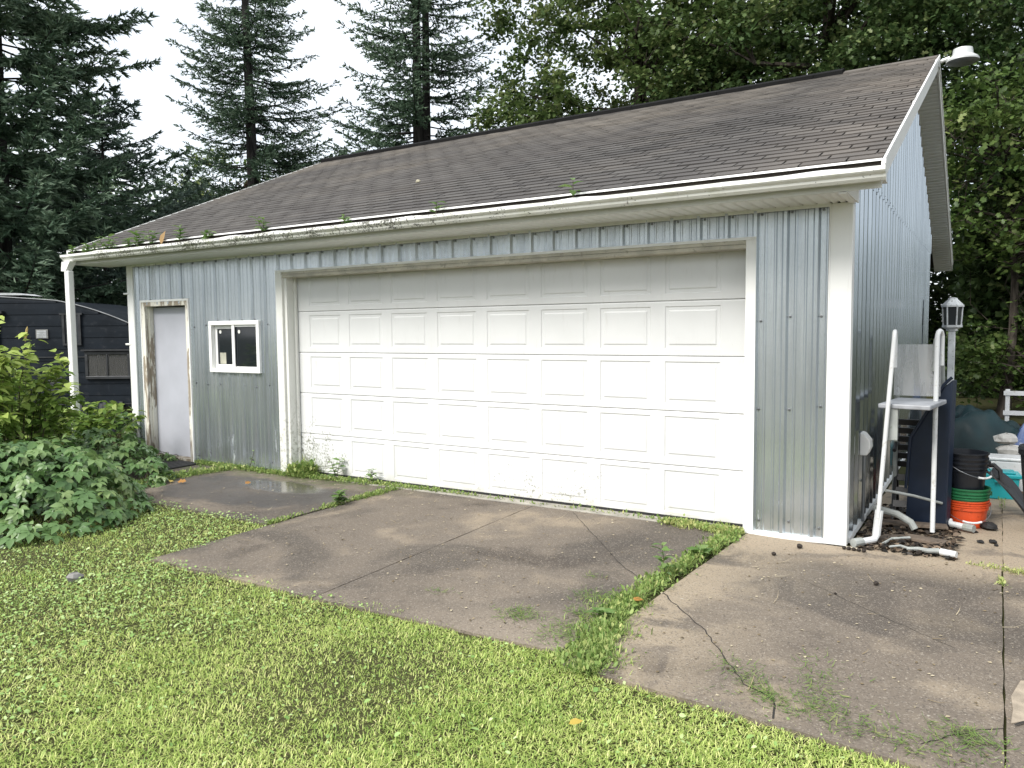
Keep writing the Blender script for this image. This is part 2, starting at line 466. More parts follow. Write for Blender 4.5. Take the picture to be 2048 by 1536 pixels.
# corner trims and the white strip under the eave and at the foot
def ltrim(name, x0, x1, ylo, side):
    m = MB()
    m.box(x0, x1, -.026, -.020, .0, ZW - .01)
    if side > 0:
        m.box(x1 - .004, x1 + .026, -.0262, .075, .0, ZW - .012); m.box(x0 - .012, x0, -.024, -.006, .0, ZW - .01)
    else:
        m.box(x0 - .026, x0 + .004, -.0262, .075, .0, ZW - .012); m.box(x1, x1 + .012, -.024, -.006, .0, ZW - .01)
    return m.obj(name, WHITE2, FWALL, bevel=.003)
ltrim('corner_trim', 5.775, 5.90, 0, 1); ltrim('corner_trim', XL, XL + .1, 0, -1)
MB().sweep([(-.028, 2.528), (-.028, 2.556), (-.0, 2.556), (-.0, 2.55), (-.022, 2.55), (-.022, 2.528)], XL + .1, 5.775).obj('soffit_channel', SOFW, FWALL)
base = MB(); pts = [(5.20, -.03), (5.32, -.046), (5.5, -.058), (5.68, -.052), (5.8, -.036), (5.925, -.03)]
for (xa, ya), (xb, yb) in zip(pts[:-1], pts[1:]):
    base.prism([(xa, ya, .004), (xa, 0, .004), (xa, 0, .05), (xa, ya, .028)], (xb - xa, 0, 0))
base = MB()
V = []; 
for xa, ya in pts: V += [(xa, ya, .004), (xa, ya, .022), (xa, ya + .02, .034), (xa, 0, .034), (xa, 0, .004)]
F = [(5 * i + k, 5 * (i + 1) + k, 5 * (i + 1) + (k + 1) % 5, 5 * i + (k + 1) % 5) for i in range(len(pts) - 1) for k in range(5)]
F += [(4, 3, 2, 1, 0), tuple(5 * (len(pts) - 1) + k for k in range(5))]
base.add(V, F).obj('base_flashing', WHITE, FWALL)
for z in (2.18, 1.50):
    MB().tube([(XL + .02, -.02, z), (XL - .09, -.03, z)], .014, 8).obj('pipe_stub', WHITE, FWALL)

# side wall, lower and gable sheets
SW = MB().box(XR - .12, XR - .004, .0, YB, .005, ZW).add([(XR - .004, 0, ZW), (XR - .004, YB, ZW), (XR - .004, 4.36, roofz(4.36) - .14), (XR - .12, 0, ZW), (XR - .12, YB, ZW), (XR - .12, 4.36, roofz(4.36) - .14)], [(0, 1, 2), (3, 5, 4), (0, 2, 5, 3), (1, 4, 5, 2)]).obj('side_wall', DARKGAP, G)
ps = lambda u, d, z: (XR + d, u, z)
def slope_top(u): return roofz(max(-.2, min(8.9, u))) - .125
k = 0; y = 0.035
while y < YB - .05:
    y1 = min(y + .9, YB)
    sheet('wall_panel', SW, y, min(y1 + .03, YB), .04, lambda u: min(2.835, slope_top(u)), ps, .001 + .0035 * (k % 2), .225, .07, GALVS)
    k += 1; y = y1
k = 0; y = -.02
while y < YB + .0:
    y1 = min(y + .9, YB + .02)
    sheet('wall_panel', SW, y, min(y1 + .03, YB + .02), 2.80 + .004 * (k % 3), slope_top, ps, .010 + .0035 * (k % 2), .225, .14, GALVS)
    k += 1; y = y1
sc = MB()
for r_ in range(36):
    yy = .115 + .225 * r_
    for z in (.6, 1.3, 2.0): add_screw((XR + .004, yy + random.uniform(-.01, .01), z + random.uniform(-.03, .03)), 'x', .006)
    add_screw((XR + .013, yy, 2.86), 'x', .006)
setp(sc.obj('screw', SCREWM, SW), kind='stuff')
MB().box(XR - .002, XR + .035, .08, YB, .0, .045).obj('base_flashing', WHITE, SW)
# meter-type cover low on the side wall with its conduit
vc = MB(); prof = []
for i in range(9):
    a = PI * i / 8; prof.append((0.105 - .0 + .085 * math.sin(a) * 1.0, -.085 * math.cos(a)))
m = MB(); P = [(XR + .02, .60, .60), (XR + .075, .60, .60), (XR + .10, .60, .66), (XR + .095, .60, .72), (XR + .05, .60, .775), (XR + .02, .60, .785)]
m.prism(P, (0, .16, 0)); CV = m.obj('vent_cover', WHITE, SW, bevel=.008)
MB().tube([(XR + .045, .68, .6), (XR + .045, .68, .04)], .012, 8).obj('conduit', SCREWM, SW)

# unseen walls
lw = MB().box(XL + .012, XL + .11, .13, YB, .005, ZW).add([(XL + .03, 0.13, ZW), (XL + .03, YB, ZW), (XL + .03, 4.36, roofz(4.36) - .14), (XL + .1, .13, ZW), (XL + .1, YB, ZW), (XL + .1, 4.36, roofz(4.36) - .14)], [(0, 2, 1), (3, 4, 5), (0, 3, 5, 2), (1, 2, 5, 4)])
LW = lw.obj('left_wall', DARKGAP, G)
y = .04
while y < YB - .05:
    y1 = min(y + .9, YB)
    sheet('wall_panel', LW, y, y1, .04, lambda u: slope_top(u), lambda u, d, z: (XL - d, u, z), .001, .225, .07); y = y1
MB().box(XL + .12, XR - .13, YB - .1, YB, .005, ZW).obj('back_wall', GALV, G)
MB().box(XL + .12, XR - .13, .13, YB - .11, -.02, .003).obj('garage_floor', DARKGAP, G)

# ---- roof
RX0, RX1 = -3.72, 6.165
n1 = Vector((0, -math.sin(math.atan(SL)), math.cos(math.atan(SL))))
u1 = Vector((0, math.cos(math.atan(SL)), math.sin(math.atan(SL))))
SLEN = math.hypot(4.36 + .53, SL * (4.36 + .53))
ROOF = MB()
for sgn in (1, -1):
    def q(y): return (y if sgn > 0 else 8.72 - y)
    P = [(0, q(-.53), ZE - .012), (0, q(4.36), 4.79 - .012), (0, q(4.36), 4.79 - .06), (0, q(-.53), ZE - .06)]
    xl = (-3.54, -3.72, -3.72, -3.54)
    V = [(xl[i], P[i][1], P[i][2]) for i in range(4)] + [(RX1 - .004, P[i][1], P[i][2]) for i in range(4)]
    ROOF.add(V, [(0, 1, 2, 3), (7, 6, 5, 4)] + [(i, (i + 1) % 4, 4 + (i + 1) % 4, 4 + i) for i in range(4)])
ROOF = ROOF.obj('roof', DARKGAP, G)
# shingle tabs: 300 nearest single, the others joined
EXPO, TAB = .1405, .306
def tab_mesh(w, jit):
    g = .007
    h0, L = .013, EXPO + .05
    V = [(g, 0, h0 + jit * .002), (w - g, 0, h0 - jit * .001), (w - g, L, .001), (g, L, .001), (g, 0, -.001), (w - g, 0, -.001)]
    return V, [(0, 1, 2, 3), (4, 5, 1, 0), (0, 3, 4), (1, 5, 2)]
def rp(x, s, h): return Vector((x, -.535, ZE)) + u1 * s + n1 * h
RotT = Matrix(((1, 0, 0), (0, u1.y, n1.y), (0, u1.z, n1.z))).to_4x4()
tabs = []
ncourse = int(SLEN / EXPO) + 1
for c in range(ncourse):
    s0 = c * EXPO; offx = (c % 3) * TAB / 3 + (.02 if c % 2 else 0) + random.uniform(-.01, .01)
    RXL = -3.545 - .175 * s0 / SLEN; x = RXL - offx
    while x < RX1:
        a, b = max(x, RXL - .01), min(x + TAB, RX1 + .012)
        if b - a > .03: tabs.append((a, s0, b - a))
        x += TAB
    _ = 0
def near(t): return (Vector((t[0], -.5, ZE)) + u1 * t[1] - Vector(CAM)).length
tabs.sort(key=near)
shared = {}
rest = Acc()
variants = []
for j in (0, 1, -1, .5):
    mb = MB(); V, F = tab_mesh(TAB, j); mb.add(V, F); me = mb.mesh('shingle'); me.materials.append(SHING); variants.append(me)
for i, (x, s0, w_) in enumerate(tabs):
    if i < 300:
        if abs(w_ - TAB) < 1e-6: me = variants[i % 4]
        else:
            mb = MB(); mb.add(*tab_mesh(w_, 0)); me = mb.mesh('shingle'); me.materials.append(SHING)
        o = link('shingle', me, None, ROOF); 
        o.matrix_local = Matrix.Translation(rp(x, s0 + random.uniform(-.004, .004), random.uniform(0, .002))) @ RotT
    else:
        V, F = tab_mesh(w_, random.choice((0, 1, -1, 1.6)))
        Q = [rp(x, s0 + random.uniform(-.005, .005), 0) + RotT.to_3x3() @ Vector(v) for v in V]
        F3 = []
        for f in F:
            F3.append((f[0], f[1], f[2])); 
            if len(f) == 4: F3.append((f[0], f[2], f[3]))
        rest.add((np.array([list(p) for p in Q]), np.array(F3), None))
setp(rest.obj('shingles', SHING, ROOF), kind='stuff')
# back slope covering
bs = MB(); bs.prism([(RX0, 4.36, 4.79), (RX0, 9.25, ZE), (RX0, 9.25, ZE - .01), (RX0, 4.36, 4.775)], (RX1 - RX0, 0, 0)); bs.obj('back_slope_shingles', SHING, ROOF)
# ridge vent (stops short of the right gable) and cap shingles
def ridge(x0, x1, half, h, mat, name):
    zr = 4.79
    P = [(x0, 4.36 - half, zr - half * SL + .012), (x0, 4.36 - half, zr - half * SL + .012 + h), (x0, 4.36, zr + h + .012), (x0, 4.36 + half, zr - half * SL + .012 + h), (x0, 4.36 + half, zr - half * SL + .012), (x0, 4.36, zr - .0)]
    return MB().prism(P[::-1], (x1 - x0, 0, 0)).obj(name, mat, ROOF)
x = RX0
while x < 5.1:
    x1 = min(x + 1.22, 5.16); ridge(x, x1 - .006, .16, .045 + random.uniform(0, .006), VENTB, 'ridge_vent'); x = x1
x = 5.165
while x < RX1:
    x1 = min(x + .26, RX1 + .01); ridge(x, x1 - .002, .15, .010, SHING, 'ridge_cap'); x = x1
# drip edge
MB().sweep([(-.551, ZE + .002), (-.554, ZE - .014), (-.551, ZE - .014), (-.545, ZE - .012), (-.50, ZE + .004), (-.50, ZE + .009)], -3.55, RX1 + .004).obj('drip_edge', WHITE, ROOF)
# rake trim on the gable end (both ends)
for xr, sg in ((RX1, 1), (RX0, -1)):
    for back in (0, 1):
        y0, y1 = (-.55, 4.36) if not back else (9.27, 4.36)
        z0, z1 = ZE - .005, 4.79 + .0
        P = [(0, y0, z0), (0, y1, z1 + .004), (0, y1, z1 - .15), (0, y0, z0 - .135)]
        m = MB(); xa, xb = (xr, xr + .018) if sg > 0 else (xr - .018, xr)
        sk = (lambda b: .0) if sg > 0 else (lambda b: .17 * abs(b - 4.36) / 4.9)
        m.prism([(xa + sk(b), b, c) for _, b, c in P], (xb - xa, 0, 0))
        P2 = [(xa + sk(b) - (.012 if sg < 0 else -.018), b, c) for b, c in ((y0, z0 + .012), (y1, z1 + .016), (y1, z1 - .035), (y0, z0 - .03))]
        m.prism(P2, (.010, 0, 0))
        m.obj('rake_trim', WHITE, ROOF)
# gable soffit boards under the overhang, both slopes
th = math.atan(SL)
for back in (0, 1):
    s = .02; L = .152
    while s < SLEN - .1:
        l = min(L, SLEN - .06 - s); m = MB()
        prof = [(0, .004), (.008, 0), (l * .34, 0), (l * .36, .03), (l * .52, .03), (l * .54, .0), (l - .026, 0), (l - .024, .03), (l - .002, .03), (l - .002, .036), (0, .036)]
        P = []
        for a, d in prof:
            yy = -.53 + (s + a) * math.cos(th); zz = ZE - .15 + (s + a) * math.sin(th) + d * .9
            if back: yy = 8.72 - yy
            P.append((XR + .012, yy, zz))
        m.prism(P, (RX1 - XR - .012 - .003, 0, 0)); m.obj('soffit_panel', SOFW, ROOF); s += l

# ---- eave soffit with its fascia and gutter
SOF = MB().box(-3.53, RX1 - .0, -.50, -.485, 2.555, 2.715).box(-3.53, RX1 - .02, -.484, .01, 2.662, 2.668).obj('eave_soffit', WHITE, G)
x = -3.52
while x < 5.94:
    x1 = min(x + .3, 5.945); m = MB(); w_ = x1 - x
    prof = []
    for b in range(3):
        a0 = w_ * b / 3
        prof += [(a0, .012), (a0 + .006, 0), (a0 + w_ / 3 - .022, 0), (a0 + w_ / 3 - .010, .012)]
    prof += [(w_, .012), (w_, .02), (0, .02)]
    m.prism([(x + a, -.483, 2.552 + d) for a, d in prof], (0, .478, 0)); m.obj('soffit_panel', SOFW, SOF); x = x1
m = MB(); m.prism([(5.946, -.50, 2.545), (5.946, .02, 2.545), (5.946, .02, 2.80), (5.946, -.45, 2.62)], (.012, 0, 0)); m.box(5.90, 5.9455, -.495, -.03, 2.540, 2.5505); m.obj('eave_return', WHITE, SOF)

GP = [(-.553, 2.655), (-.553, 2.567), (-.590, 2.563), (-.607, 2.588), (-.613, 2.612), (-.632, 2.632), (-.640, 2.645), (-.640, 2.682), (-.622, 2.684), (-.622, 2.679), (-.636, 2.678), (-.636, 2.646), (-.628, 2.634), (-.609, 2.616), (-.603, 2.590), (-.588, 2.567), (-.556, 2.570), (-.556, 2.655)]
gz = lambda z: 2.588 + (z - 2.563) * .72
GP = [(y, gz(z)) for y, z in GP]
gx0, gx1 = -3.565, 6.195
GUT = MB().sweep(GP, gx0, gx1).obj('gutter', GUTW, G)
for xe in (gx0 - .004, gx1):
    MB().prism([(xe, y, gz(z)) for y, z in [(-.553, 2.67), (-.553, 2.563), (-.592, 2.559), (-.611, 2.588), (-.617, 2.612), (-.636, 2.632), (-.645, 2.645), (-.645, 2.686), (-.62, 2.689)]], (.005, 0, 0)).obj('end_cap', GUTW, GUT)
for xs in (-2.6, 2.72): MB().prism([(xs, y + (-.003), z) for y, z in GP[1:9]] + [(xs, -.55, 2.66)], (.05, 0, 0)).obj('gutter_seam_sleeve', GUTW, GUT)
# debris bed and buckled guard strips
dv = []; nx = 260; ys = (-.62, -.585, -.55, -.503)
for i in range(nx):
    xx = gx0 + .01 + (gx1 - gx0 - .02) * i / (nx - 1)
    for y in ys: dv.append((xx, y, 2.660 + .016 * random.random() + (.014 if y > -.58 else 0) + (.022 if y > -.52 else 0)))
df = [(i * 4 + k, (i + 1) * 4 + k, (i + 1) * 4 + k + 1, i * 4 + k + 1) for i in range(nx - 1) for k in range(3)]
setp(MB().add(dv, df).obj('debris', DEBRIS, GUT), kind='stuff')
x = gx0 + .02; k = 0
while x < gx1 - .05:
    x1 = min(x + .61 + random.uniform(-.03, .03), gx1 - .01); N = 14; V = []
    ph = random.uniform(0, 6); amp = random.uniform(.0, .020) * (1 if x < 4.3 else .6)
    for i in range(N + 1):
        xx = x + (x1 - x - .006) * i / N; tt = i / N
        lift = amp * math.sin(PI * tt) ** 1.3 * (1 + .3 * math.sin(5 * tt + ph))
        back = -.588 - .010 * math.sin(7 * tt + ph)
        V += [(xx, -.638, 2.6735), (xx, -.625, 2.677 + lift * .35), (xx, (back - .625) / 2, 2.679 + lift * .8), (xx, back, 2.678 + lift)]
    Fq = [(i * 4 + j, (i + 1) * 4 + j, (i + 1) * 4 + j + 1, i * 4 + j + 1) for i in range(N) for j in range(3)]
    o = MB().add(V, Fq).obj('gutter_guard', GUTW, GUT); sm = o.modifiers.new('thick', 'SOLIDIFY'); sm.thickness = .0025
    x = x1; k += 1
# downspout at the left end
DS = MB().box(-3.525, -3.425, -.625, -.55, .06, 2.47).obj('downspout', WHITE, G, bevel=.012)
m = MB(); m.add([(-3.558, -.632, 2.588), (-3.36, -.632, 2.588), (-3.36, -.545, 2.588), (-3.558, -.545, 2.588), (-3.588, -.628, 2.47), (-3.482, -.628, 2.46), (-3.482, -.548, 2.46), (-3.588, -.548, 2.46)],
      [(0, 1, 5, 4), (1, 2, 6, 5), (2, 3, 7, 6), (3, 0, 4, 7), (3, 2, 1, 0), (4, 5, 6, 7)]); m.obj('outlet', WHITE, DS)
MB().box(-3.53, -3.42, -.8, -.545, .03, .11).obj('spout_elbow', WHITE, DS, bevel=.01)

# ---- overhead door
GD = MB().box(-.03, 5.19, .136, .165, .012, .03).obj('garage_door', RUBBER, G)   # bottom seal carries the sections
Hs = .4696; PW, PP, PA = .4812, .61, .16
for r in range(5):
    z0 = .018 + r * Hs if r == 0 else r * Hs; z1 = (r + 1) * Hs - .004
    pz0, pz1 = r * Hs + .060, r * Hs + .422
    m = MB(); yf = .139; xa, xb = -.045, 5.24
    xs = [xa] + sum(([PA + k * PP, PA + k * PP + PW] for k in range(8)), []) + [xb]
    # face with eight openings, butted strips
    def rect(x0, x1, a, b):
        m.add([(x0, yf, a), (x1, yf, a), (x1, yf, b), (x0, yf, b)], [(0, 1, 2, 3)])
    rect(xa, xb, z0 + .006, pz0); rect(xa, xb, pz1, z1 - .012)
    for i in range(0, len(xs), 2): rect(xs[i], xs[i + 1], pz0, pz1)
    # rolled top lip and recessed bottom edge
    m.add([(xa, yf, z1 - .012), (xb, yf, z1 - .012), (xb, yf + .006, z1), (xa, yf + .006, z1), (xa, yf + .03, z1), (xb, yf + .03, z1)], [(0, 1, 2, 3), (3, 2, 5, 4)])
    m.add([(xa, yf + .004, z0), (xb, yf + .004, z0), (xb, yf, z0 + .006), (xa, yf, z0 + .006), (xa, yf + .03, z0), (xb, yf + .03, z0)], [(0, 1, 2, 3), (4, 5, 1, 0)])
    m.add([(xa, yf + .03, z0), (xb, yf + .03, z0), (xb, yf + .03, z1), (xa, yf + .03, z1)], [(3, 2, 1, 0)])
    m.obj('door_section', DOORW, GD)
# one raised panel, copied forty times
pm = MB(); H = .362; W_ = PW
rings = [(0, 0), (.008, .007), (.032, .007), (.044, .001)]
V = []
for d, y in rings: V += [(d, y, d), (W_ - d, y, d), (W_ - d, y, H - d), (d, y, H - d)]
F = [(i * 4 + k, i * 4 + (k + 1) % 4, (i + 1) * 4 + (k + 1) % 4, (i + 1) * 4 + k) for i in range(3) for k in range(4)] + [(12, 13, 14, 15)]
pme = pm.add(V, F).mesh('door_panel'); pme.materials.append(DOORW)
for r in range(5):
    for k in range(8): link('door_panel', pme, None, GD, (PA + k * PP, .139, r * Hs + .060))
fr = MB()
fr.box(-.105, -.050, .0, .20, .0, 2.30)
DF = fr.obj('garage_door_frame', JAMBW, G)
MB().box(5.196, 5.24, .0, .20, .0, 2.30).obj('jamb', JAMBW, DF)
MB().box(-.20, -.108, -.030, .004, .0, 2.325).box(-.108, -.095, -.030, .03, .0, 2.30).obj('jamb_trim', JAMBW, DF, bevel=.003)
MB().box(-.052, -.020, .10, .132, .0, 2.28).obj('stop_strip', JAMBW, DF, bevel=.004)
MB().box(5.155, 5.235, -.030, .004, .0, 2.325).obj('jamb_trim', WHITE2, DF, bevel=.003)
MB().box(5.156, 5.190, .10, .132, .0, 2.28).obj('stop_strip', WHITE2, DF)
MB().box(-.094, 5.154, -.024, .20, 2.262, 2.296).obj('header_board', TAN, DF, bevel=.004)
MB().box(-.20, 5.235, -.034, -.004, 2.326, 2.348).obj('header_channel', WHITE, DF)
MB().box(-.094, 5.154, -.030, -.025, 2.297, 2.325).obj('header_fascia', TAN, DF)
MB().box(-.1, 5.2, -.03, .22, -.05, .006).obj('door_sill', plain('pale_concrete_sill', (.33, .31, .27), .85, dirt=(.12, .11, .09)), DF)

# ---- entry door
ED = MB().box(-2.715, -1.885, .09, .13, .03, 1.985).obj('entry_door', LAV, G, bevel=.003)
MB().lathe([(.022, 0), (.022, .004), (.013, .006), (.013, .0065)], 14).obj('knob_hole', BLACKM, ED, (-1.935, .0905, .90), (PI / 2, 0, 0))
MB().box(-1.892, -1.884, .085, .13, .86, .94).obj('latch_plate', SCREWM, ED)
EF = MB().box(-2.80, -2.728, -.028, .14, .0, 2.055).obj('entry_door_frame', PEEL, G, bevel=.004)
MB().box(-1.872, -1.815, -.028, .14, .0, 2.055).obj('jamb_board', PEEL, EF, bevel=.004)
MB().box(-2.727, -1.873, -.027, .14, 1.998, 2.054).obj('head_board', PEEL, EF, bevel=.004)
MB().box(-2.728, -2.712, .03, .088, .0, 1.997).obj('stop_strip', PEEL, EF)
MB().box(-2.82, -2.8005, -.032, .0, .0, 2.08).box(-2.80, -1.815, -.032, .0, 2.0555, 2.08).box(-1.8145, -1.800, -.032, .0, .0, 2.08).obj('edge_trim', WHITE, EF)
MB().box(-2.73, -1.87, -.02, .2, -.02, .028).obj('threshold', PEEL, EF)

# ---- window
GLASS = NT('dark_window_glass'); GLASS.set((.010, .013, .018), .06, 0, .8); GLASS = GLASS.m
VIN = plain('white_window_vinyl', (.82, .82, .80), .35, var=.05)
wn = MB(); f = .05
for x0, x1, z0, z1 in ((-1.405, -.49, 1.162, 1.162 + f), (-1.405, -.49, 1.787 - f, 1.787), (-1.405, -1.405 + f, 1.162 + f, 1.787 - f), (-.49 - f, -.49, 1.162 + f, 1.787 - f)):
    wn.box(x0, x1, -.045, .05, z0, z1)
WN = wn.obj('window', VIN, G, bevel=.004)
def sash(x0, x1, y, fr_):
    z0, z1 = 1.212, 1.737; m = MB()
    m.box(x0, x1, y, y + .02, z0, z0 + fr_).box(x0, x1, y, y + .02, z1 - fr_, z1).box(x0, x0 + fr_, y, y + .02, z0 + fr_, z1 - fr_).box(x1 - fr_, x1, y, y + .02, z0 + fr_, z1 - fr_)
    s = m.obj('sash', VIN, WN, bevel=.002)
    link('glass', MB().box(x0 + fr_, x1 - fr_, y + .008, y + .013, z0 + fr_, z1 - fr_).mesh('glass'), GLASS, WN)
sash(-1.354, -.935, .008, .045); sash(-.975, -.541, -.022, .024)
MB().box(-.985, -.936, -.036, -.0225, 1.2125, 1.7365).obj('meeting_rail', VIN, WN, bevel=.003)
STK = plain('pale_sticker', (.72, .72, .66), .5, var=.05)
for sx, sy in ((-1.255, .014), (-.87, -.0165)):
    MB().lathe([(.022, 0), (.022, .001)], 14).obj('sticker', STK, WN, (sx, sy, 1.655), (PI / 2, 0, 0))
MB().box(-1.27, -1.16, .0125, .0155, 1.262, 1.40).obj('sticker', plain('old_tan_sticker', (.42, .41, .33), .6), WN, bevel=.0)
# ------------------------------------------------------------------ ground
def m_soil():
    t = NT('lawn_soil'); n = t.noise(3, 6); f = t.noise(40, 4)
    c = t.mix(n, (.030, .032, .013), (.06, .062, .025)); c = t.mix(t.rng(f, .5, .75, 0, .6), c, (.085, .07, .04))
    t.set(c, .95, None, .1); return t.m
SOIL = m_soil()
V = []; F = []
gx = np.concatenate([[-320, -120, -60, -30], np.linspace(-14, 14, 57), [30, 60, 120, 320]]); gy = np.concatenate([[-320, -120, -60, -30], np.linspace(-14, 20, 69), [35, 60, 120, 320]])
for y in gy:
    for x in gx:
        z = -.020 + (.012 * math.sin(1.7 * x + .6) * math.sin(1.3 * y) if abs(x) < 14 and -14 <= y < 20 else 0)
        V.append((x, y, z))
n = len(gx)
F = [(j * n + i, j * n + i + 1, (j + 1) * n + i + 1, (j + 1) * n + i) for j in range(len(gy) - 1) for i in range(n - 1)]
setp(MB().add(V, F).obj('ground', SOIL), kind='structure')

def m_concrete():
    t = NT('weathered_concrete'); p = t.pos; X = t.xyz()
    big = t.noise(.85, 5, p, .55, .4); mid = t.noise(3.2, 6, p, .6)
    a = t.math('ADD', t.mul(big, .75), t.mul(mid, .25))
    c = t.mix(t.rng(a, .38, .50), (.076, .062, .050), (.146, .121, .096))
    c = t.mix(t.rng(a, .53, .68, 0, .9), c, (.28, .228, .165))
    stain = t.rng(t.noise(.7, 4, t.mapping(p, (1, 1, 1), (7, 3, 0)), .5, .8), .49, .61, 0, .62)
    c = t.mix(stain, c, (.054, .047, .041))
    # sandy strip against the joint and round the right-hand slab
    sand = t.mul(t.rng(X[0], 6.1, 5.1), t.rng(X[0], 5.02, 5.06))
    sand = t.mul(sand, t.rng(t.noise(1.5, 5, None, .6, .8), .40, .52, .15, 1))
    c = t.mix(t.mul(sand, .9), c, (.30, .245, .175))
    foot = t.mul(t.mul(t.rng(X[1], -.75, -.15), t.rng(X[0], 4.9, 5.3)), t.rng(t.noise(2.0, 5, None, .6, .8), .38, .50, .2, 1))
    c = t.mix(t.mul(foot, .9), c, (.31, .25, .18))
    edge = t.mul(t.mul(t.rng(X[1], -2.0, -2.7), t.rng(X[0], 3.6, 4.6)), t.rng(X[0], 5.1, 4.9))
    c = t.mix(t.mul(edge, .6), c, (.29, .24, .185))
    # exposed grit
    grit = t.voro(130, p, out='Color'); gs = t.xyz(grit)
    c = t.mix(t.rng(gs[0], .78, .97, 0, .38), c, (.34, .30, .25)); c = t.mix(t.rng(gs[1], .78, .97, 0, .45), c, (.045, .04, .038))
    fl = t.noise(55, 3, p, .6); c = t.mix(t.rng(fl, .665, .71, 0, .7), c, (.42, .37, .30))
    lich = t.mul(t.rng(t.noise(18, 4, p, .65), .66, .72), t.rng(t.noise(1.1, 3), .48, .6))
    c = t.mix(t.mul(lich, .7), c, (.40, .37, .31))
    # moss and damp by the wall
    moss = t.mul(t.rng(t.noise(7, 6, p, .7), .42, .58), t.mul(t.rng(X[1], -.55, -.08), t.rng(X[0], 2.2, .6)))
    c = t.mix(t.mul(moss, .8), c, (.075, .095, .035))
    # the wet, dark patch by the wall on the small slab
    dx = t.math('DIVIDE', t.math('SUBTRACT', X[0], .25), 1.25); dy = t.math('DIVIDE', t.math('SUBTRACT', X[1], -.85), .62)
    rr = t.math('ADD', t.mul(dx, dx), t.mul(dy, dy))
    rr = t.math('ADD', rr, t.mul(t.math('SUBTRACT', t.noise(1.6, 5), .5), 2.2))
    damp = t.rng(rr, 1.15, .75); c = t.mix(t.mul(damp, .72), c, (.050, .047, .046))
    dx2 = t.math('DIVIDE', t.math('SUBTRACT', X[0], .45), .62); dy2 = t.math('DIVIDE', t.math('SUBTRACT', X[1], -.55), .26)
    r2 = t.math('ADD', t.math('ADD', t.mul(dx2, dx2), t.mul(dy2, dy2)), t.mul(t.math('SUBTRACT', t.noise(2.6, 5), .5), 1.5))
    wet = t.rng(r2, 1.2, .5)
    r = t.rng(mid, .3, .7, .7, .85); r = t.math('SUBTRACT', r, t.mul(damp, .22)); r = t.math('SUBTRACT', r, t.mul(wet, .40))
    t.set(c, r, None, t.math('ADD', .3, t.mul(wet, .35)))
    h = t.math('ADD', t.noise(160, 2), t.mul(gs[0], .5))
    k = t.n('ShaderNodeBump'); k.inputs['Distance'].default_value = .004
    t.put(k.inputs['Strength'], t.math('SUBTRACT', .55, t.mul(wet, .5))); t.put(k.inputs['Height'], h); t.put(t.b.inputs['Normal'], k.outputs['Normal'])
    return t.m
CONC = m_concrete()
DRIVE = bpy.data.objects.new('driveway', None); COL.objects.link(DRIVE); setp(DRIVE, kind='structure')
def wob(P, amp=.0035):
    """edge points with slight chips"""
    out = []
    for (a, b) in zip(P, P[1:] + P[:1]):
        a, b = Vector(a), Vector(b); L = (b - a).length; k = max(1, int(L / .12)); nn = Vector((-(b - a).y, (b - a).x)).normalized()
        for i in range(k): out.append(a + (b - a) * i / k + nn * (random.uniform(-amp, amp) if i else 0))
    return out
def slab(P, z=0.0, mat=None):
    Q = wob(P); m = MB(); m.prism([(q.x, q.y, z - .11) for q in Q], (0, 0, .11)); 
    return m.obj('concrete_slab', mat or CONC, DRIVE)
slab([(-3.5, -1.3), (-1.12, -1.25), (-1.02, .0), (-3.3, .0)], -.006)
slab([(-1.08, -1.72), (1.55, -1.74), (1.555, -.02), (-.98, -.02)], -.003)
slab([(1.64, -2.88), (3.285, -2.86), (3.20, -.03), (1.575, -.02)], 0)
slab([(3.297, -2.87), (4.98, -2.80), (5.10, -.035), (3.212, -.03)], .002)
slab([(5.07, -2.92), (6.897, -3.05), (6.908, -.10), (5.95, -.07), (5.19, -.035)], .004)
slab([(5.945, -.04), (6.92, -.075), (6.93, 2.75), (5.945, 2.75)], -.012)
slab([(6.902, -3.4), (9.5, -3.5), (9.5, 2.7), (6.934, 2.75)], -.004)
# cracks: thin strips on the slabs, crack shadow and dirt put into the colour
CRK = plain('crack_shadow_dirt', (.022, .019, .016), .95)
def crack(pts, w=.006, z=.0062):
    P = []
    for a, b in zip(pts[:-1], pts[1:]):
        k = max(2, int(math.dist(a, b) / .05))
        P += [(a[0] + (b[0] - a[0]) * i / k + random.uniform(-.008, .008), a[1] + (b[1] - a[1]) * i / k + random.uniform(-.008, .008)) for i in range(k)]
    P.append(pts[-1]); V = []
    for i, p in enumerate(P):
        q = P[min(i + 1, len(P) - 1)]; r = P[max(i - 1, 0)]; d = Vector((q[0] - r[0], q[1] - r[1])).normalized(); ww = w * random.uniform(.35, 1.1) * .5
        V += [(p[0] - d.y * ww, p[1] + d.x * ww, z), (p[0] + d.y * ww, p[1] - d.x * ww, z)]
    MB().add(V, [(2 * i, 2 * i + 1, 2 * i + 3, 2 * i + 2) for i in range(len(P) - 1)]).obj('crack', CRK, DRIVE)
crack([(5.12, -1.70), (5.23, -1.83), (5.5, -2.12), (5.70, -2.42), (5.89, -2.69), (6.04, -2.77), (6.08, -2.95)], .008)
crack([(3.65, -.08), (4.0, -.5), (4.29, -.85), (4.65, -1.3), (4.95, -1.55)], .006)
crack([(6.90, -2.55), (6.78, -2.66), (6.62, -2.86)], .006)
crack([(6.93, -2.5), (7.05, -2.36), (7.2, -2.3)], .012)
crack([(5.8, -1.0), (6.2, -1.35), (6.7, -1.75)], .003)
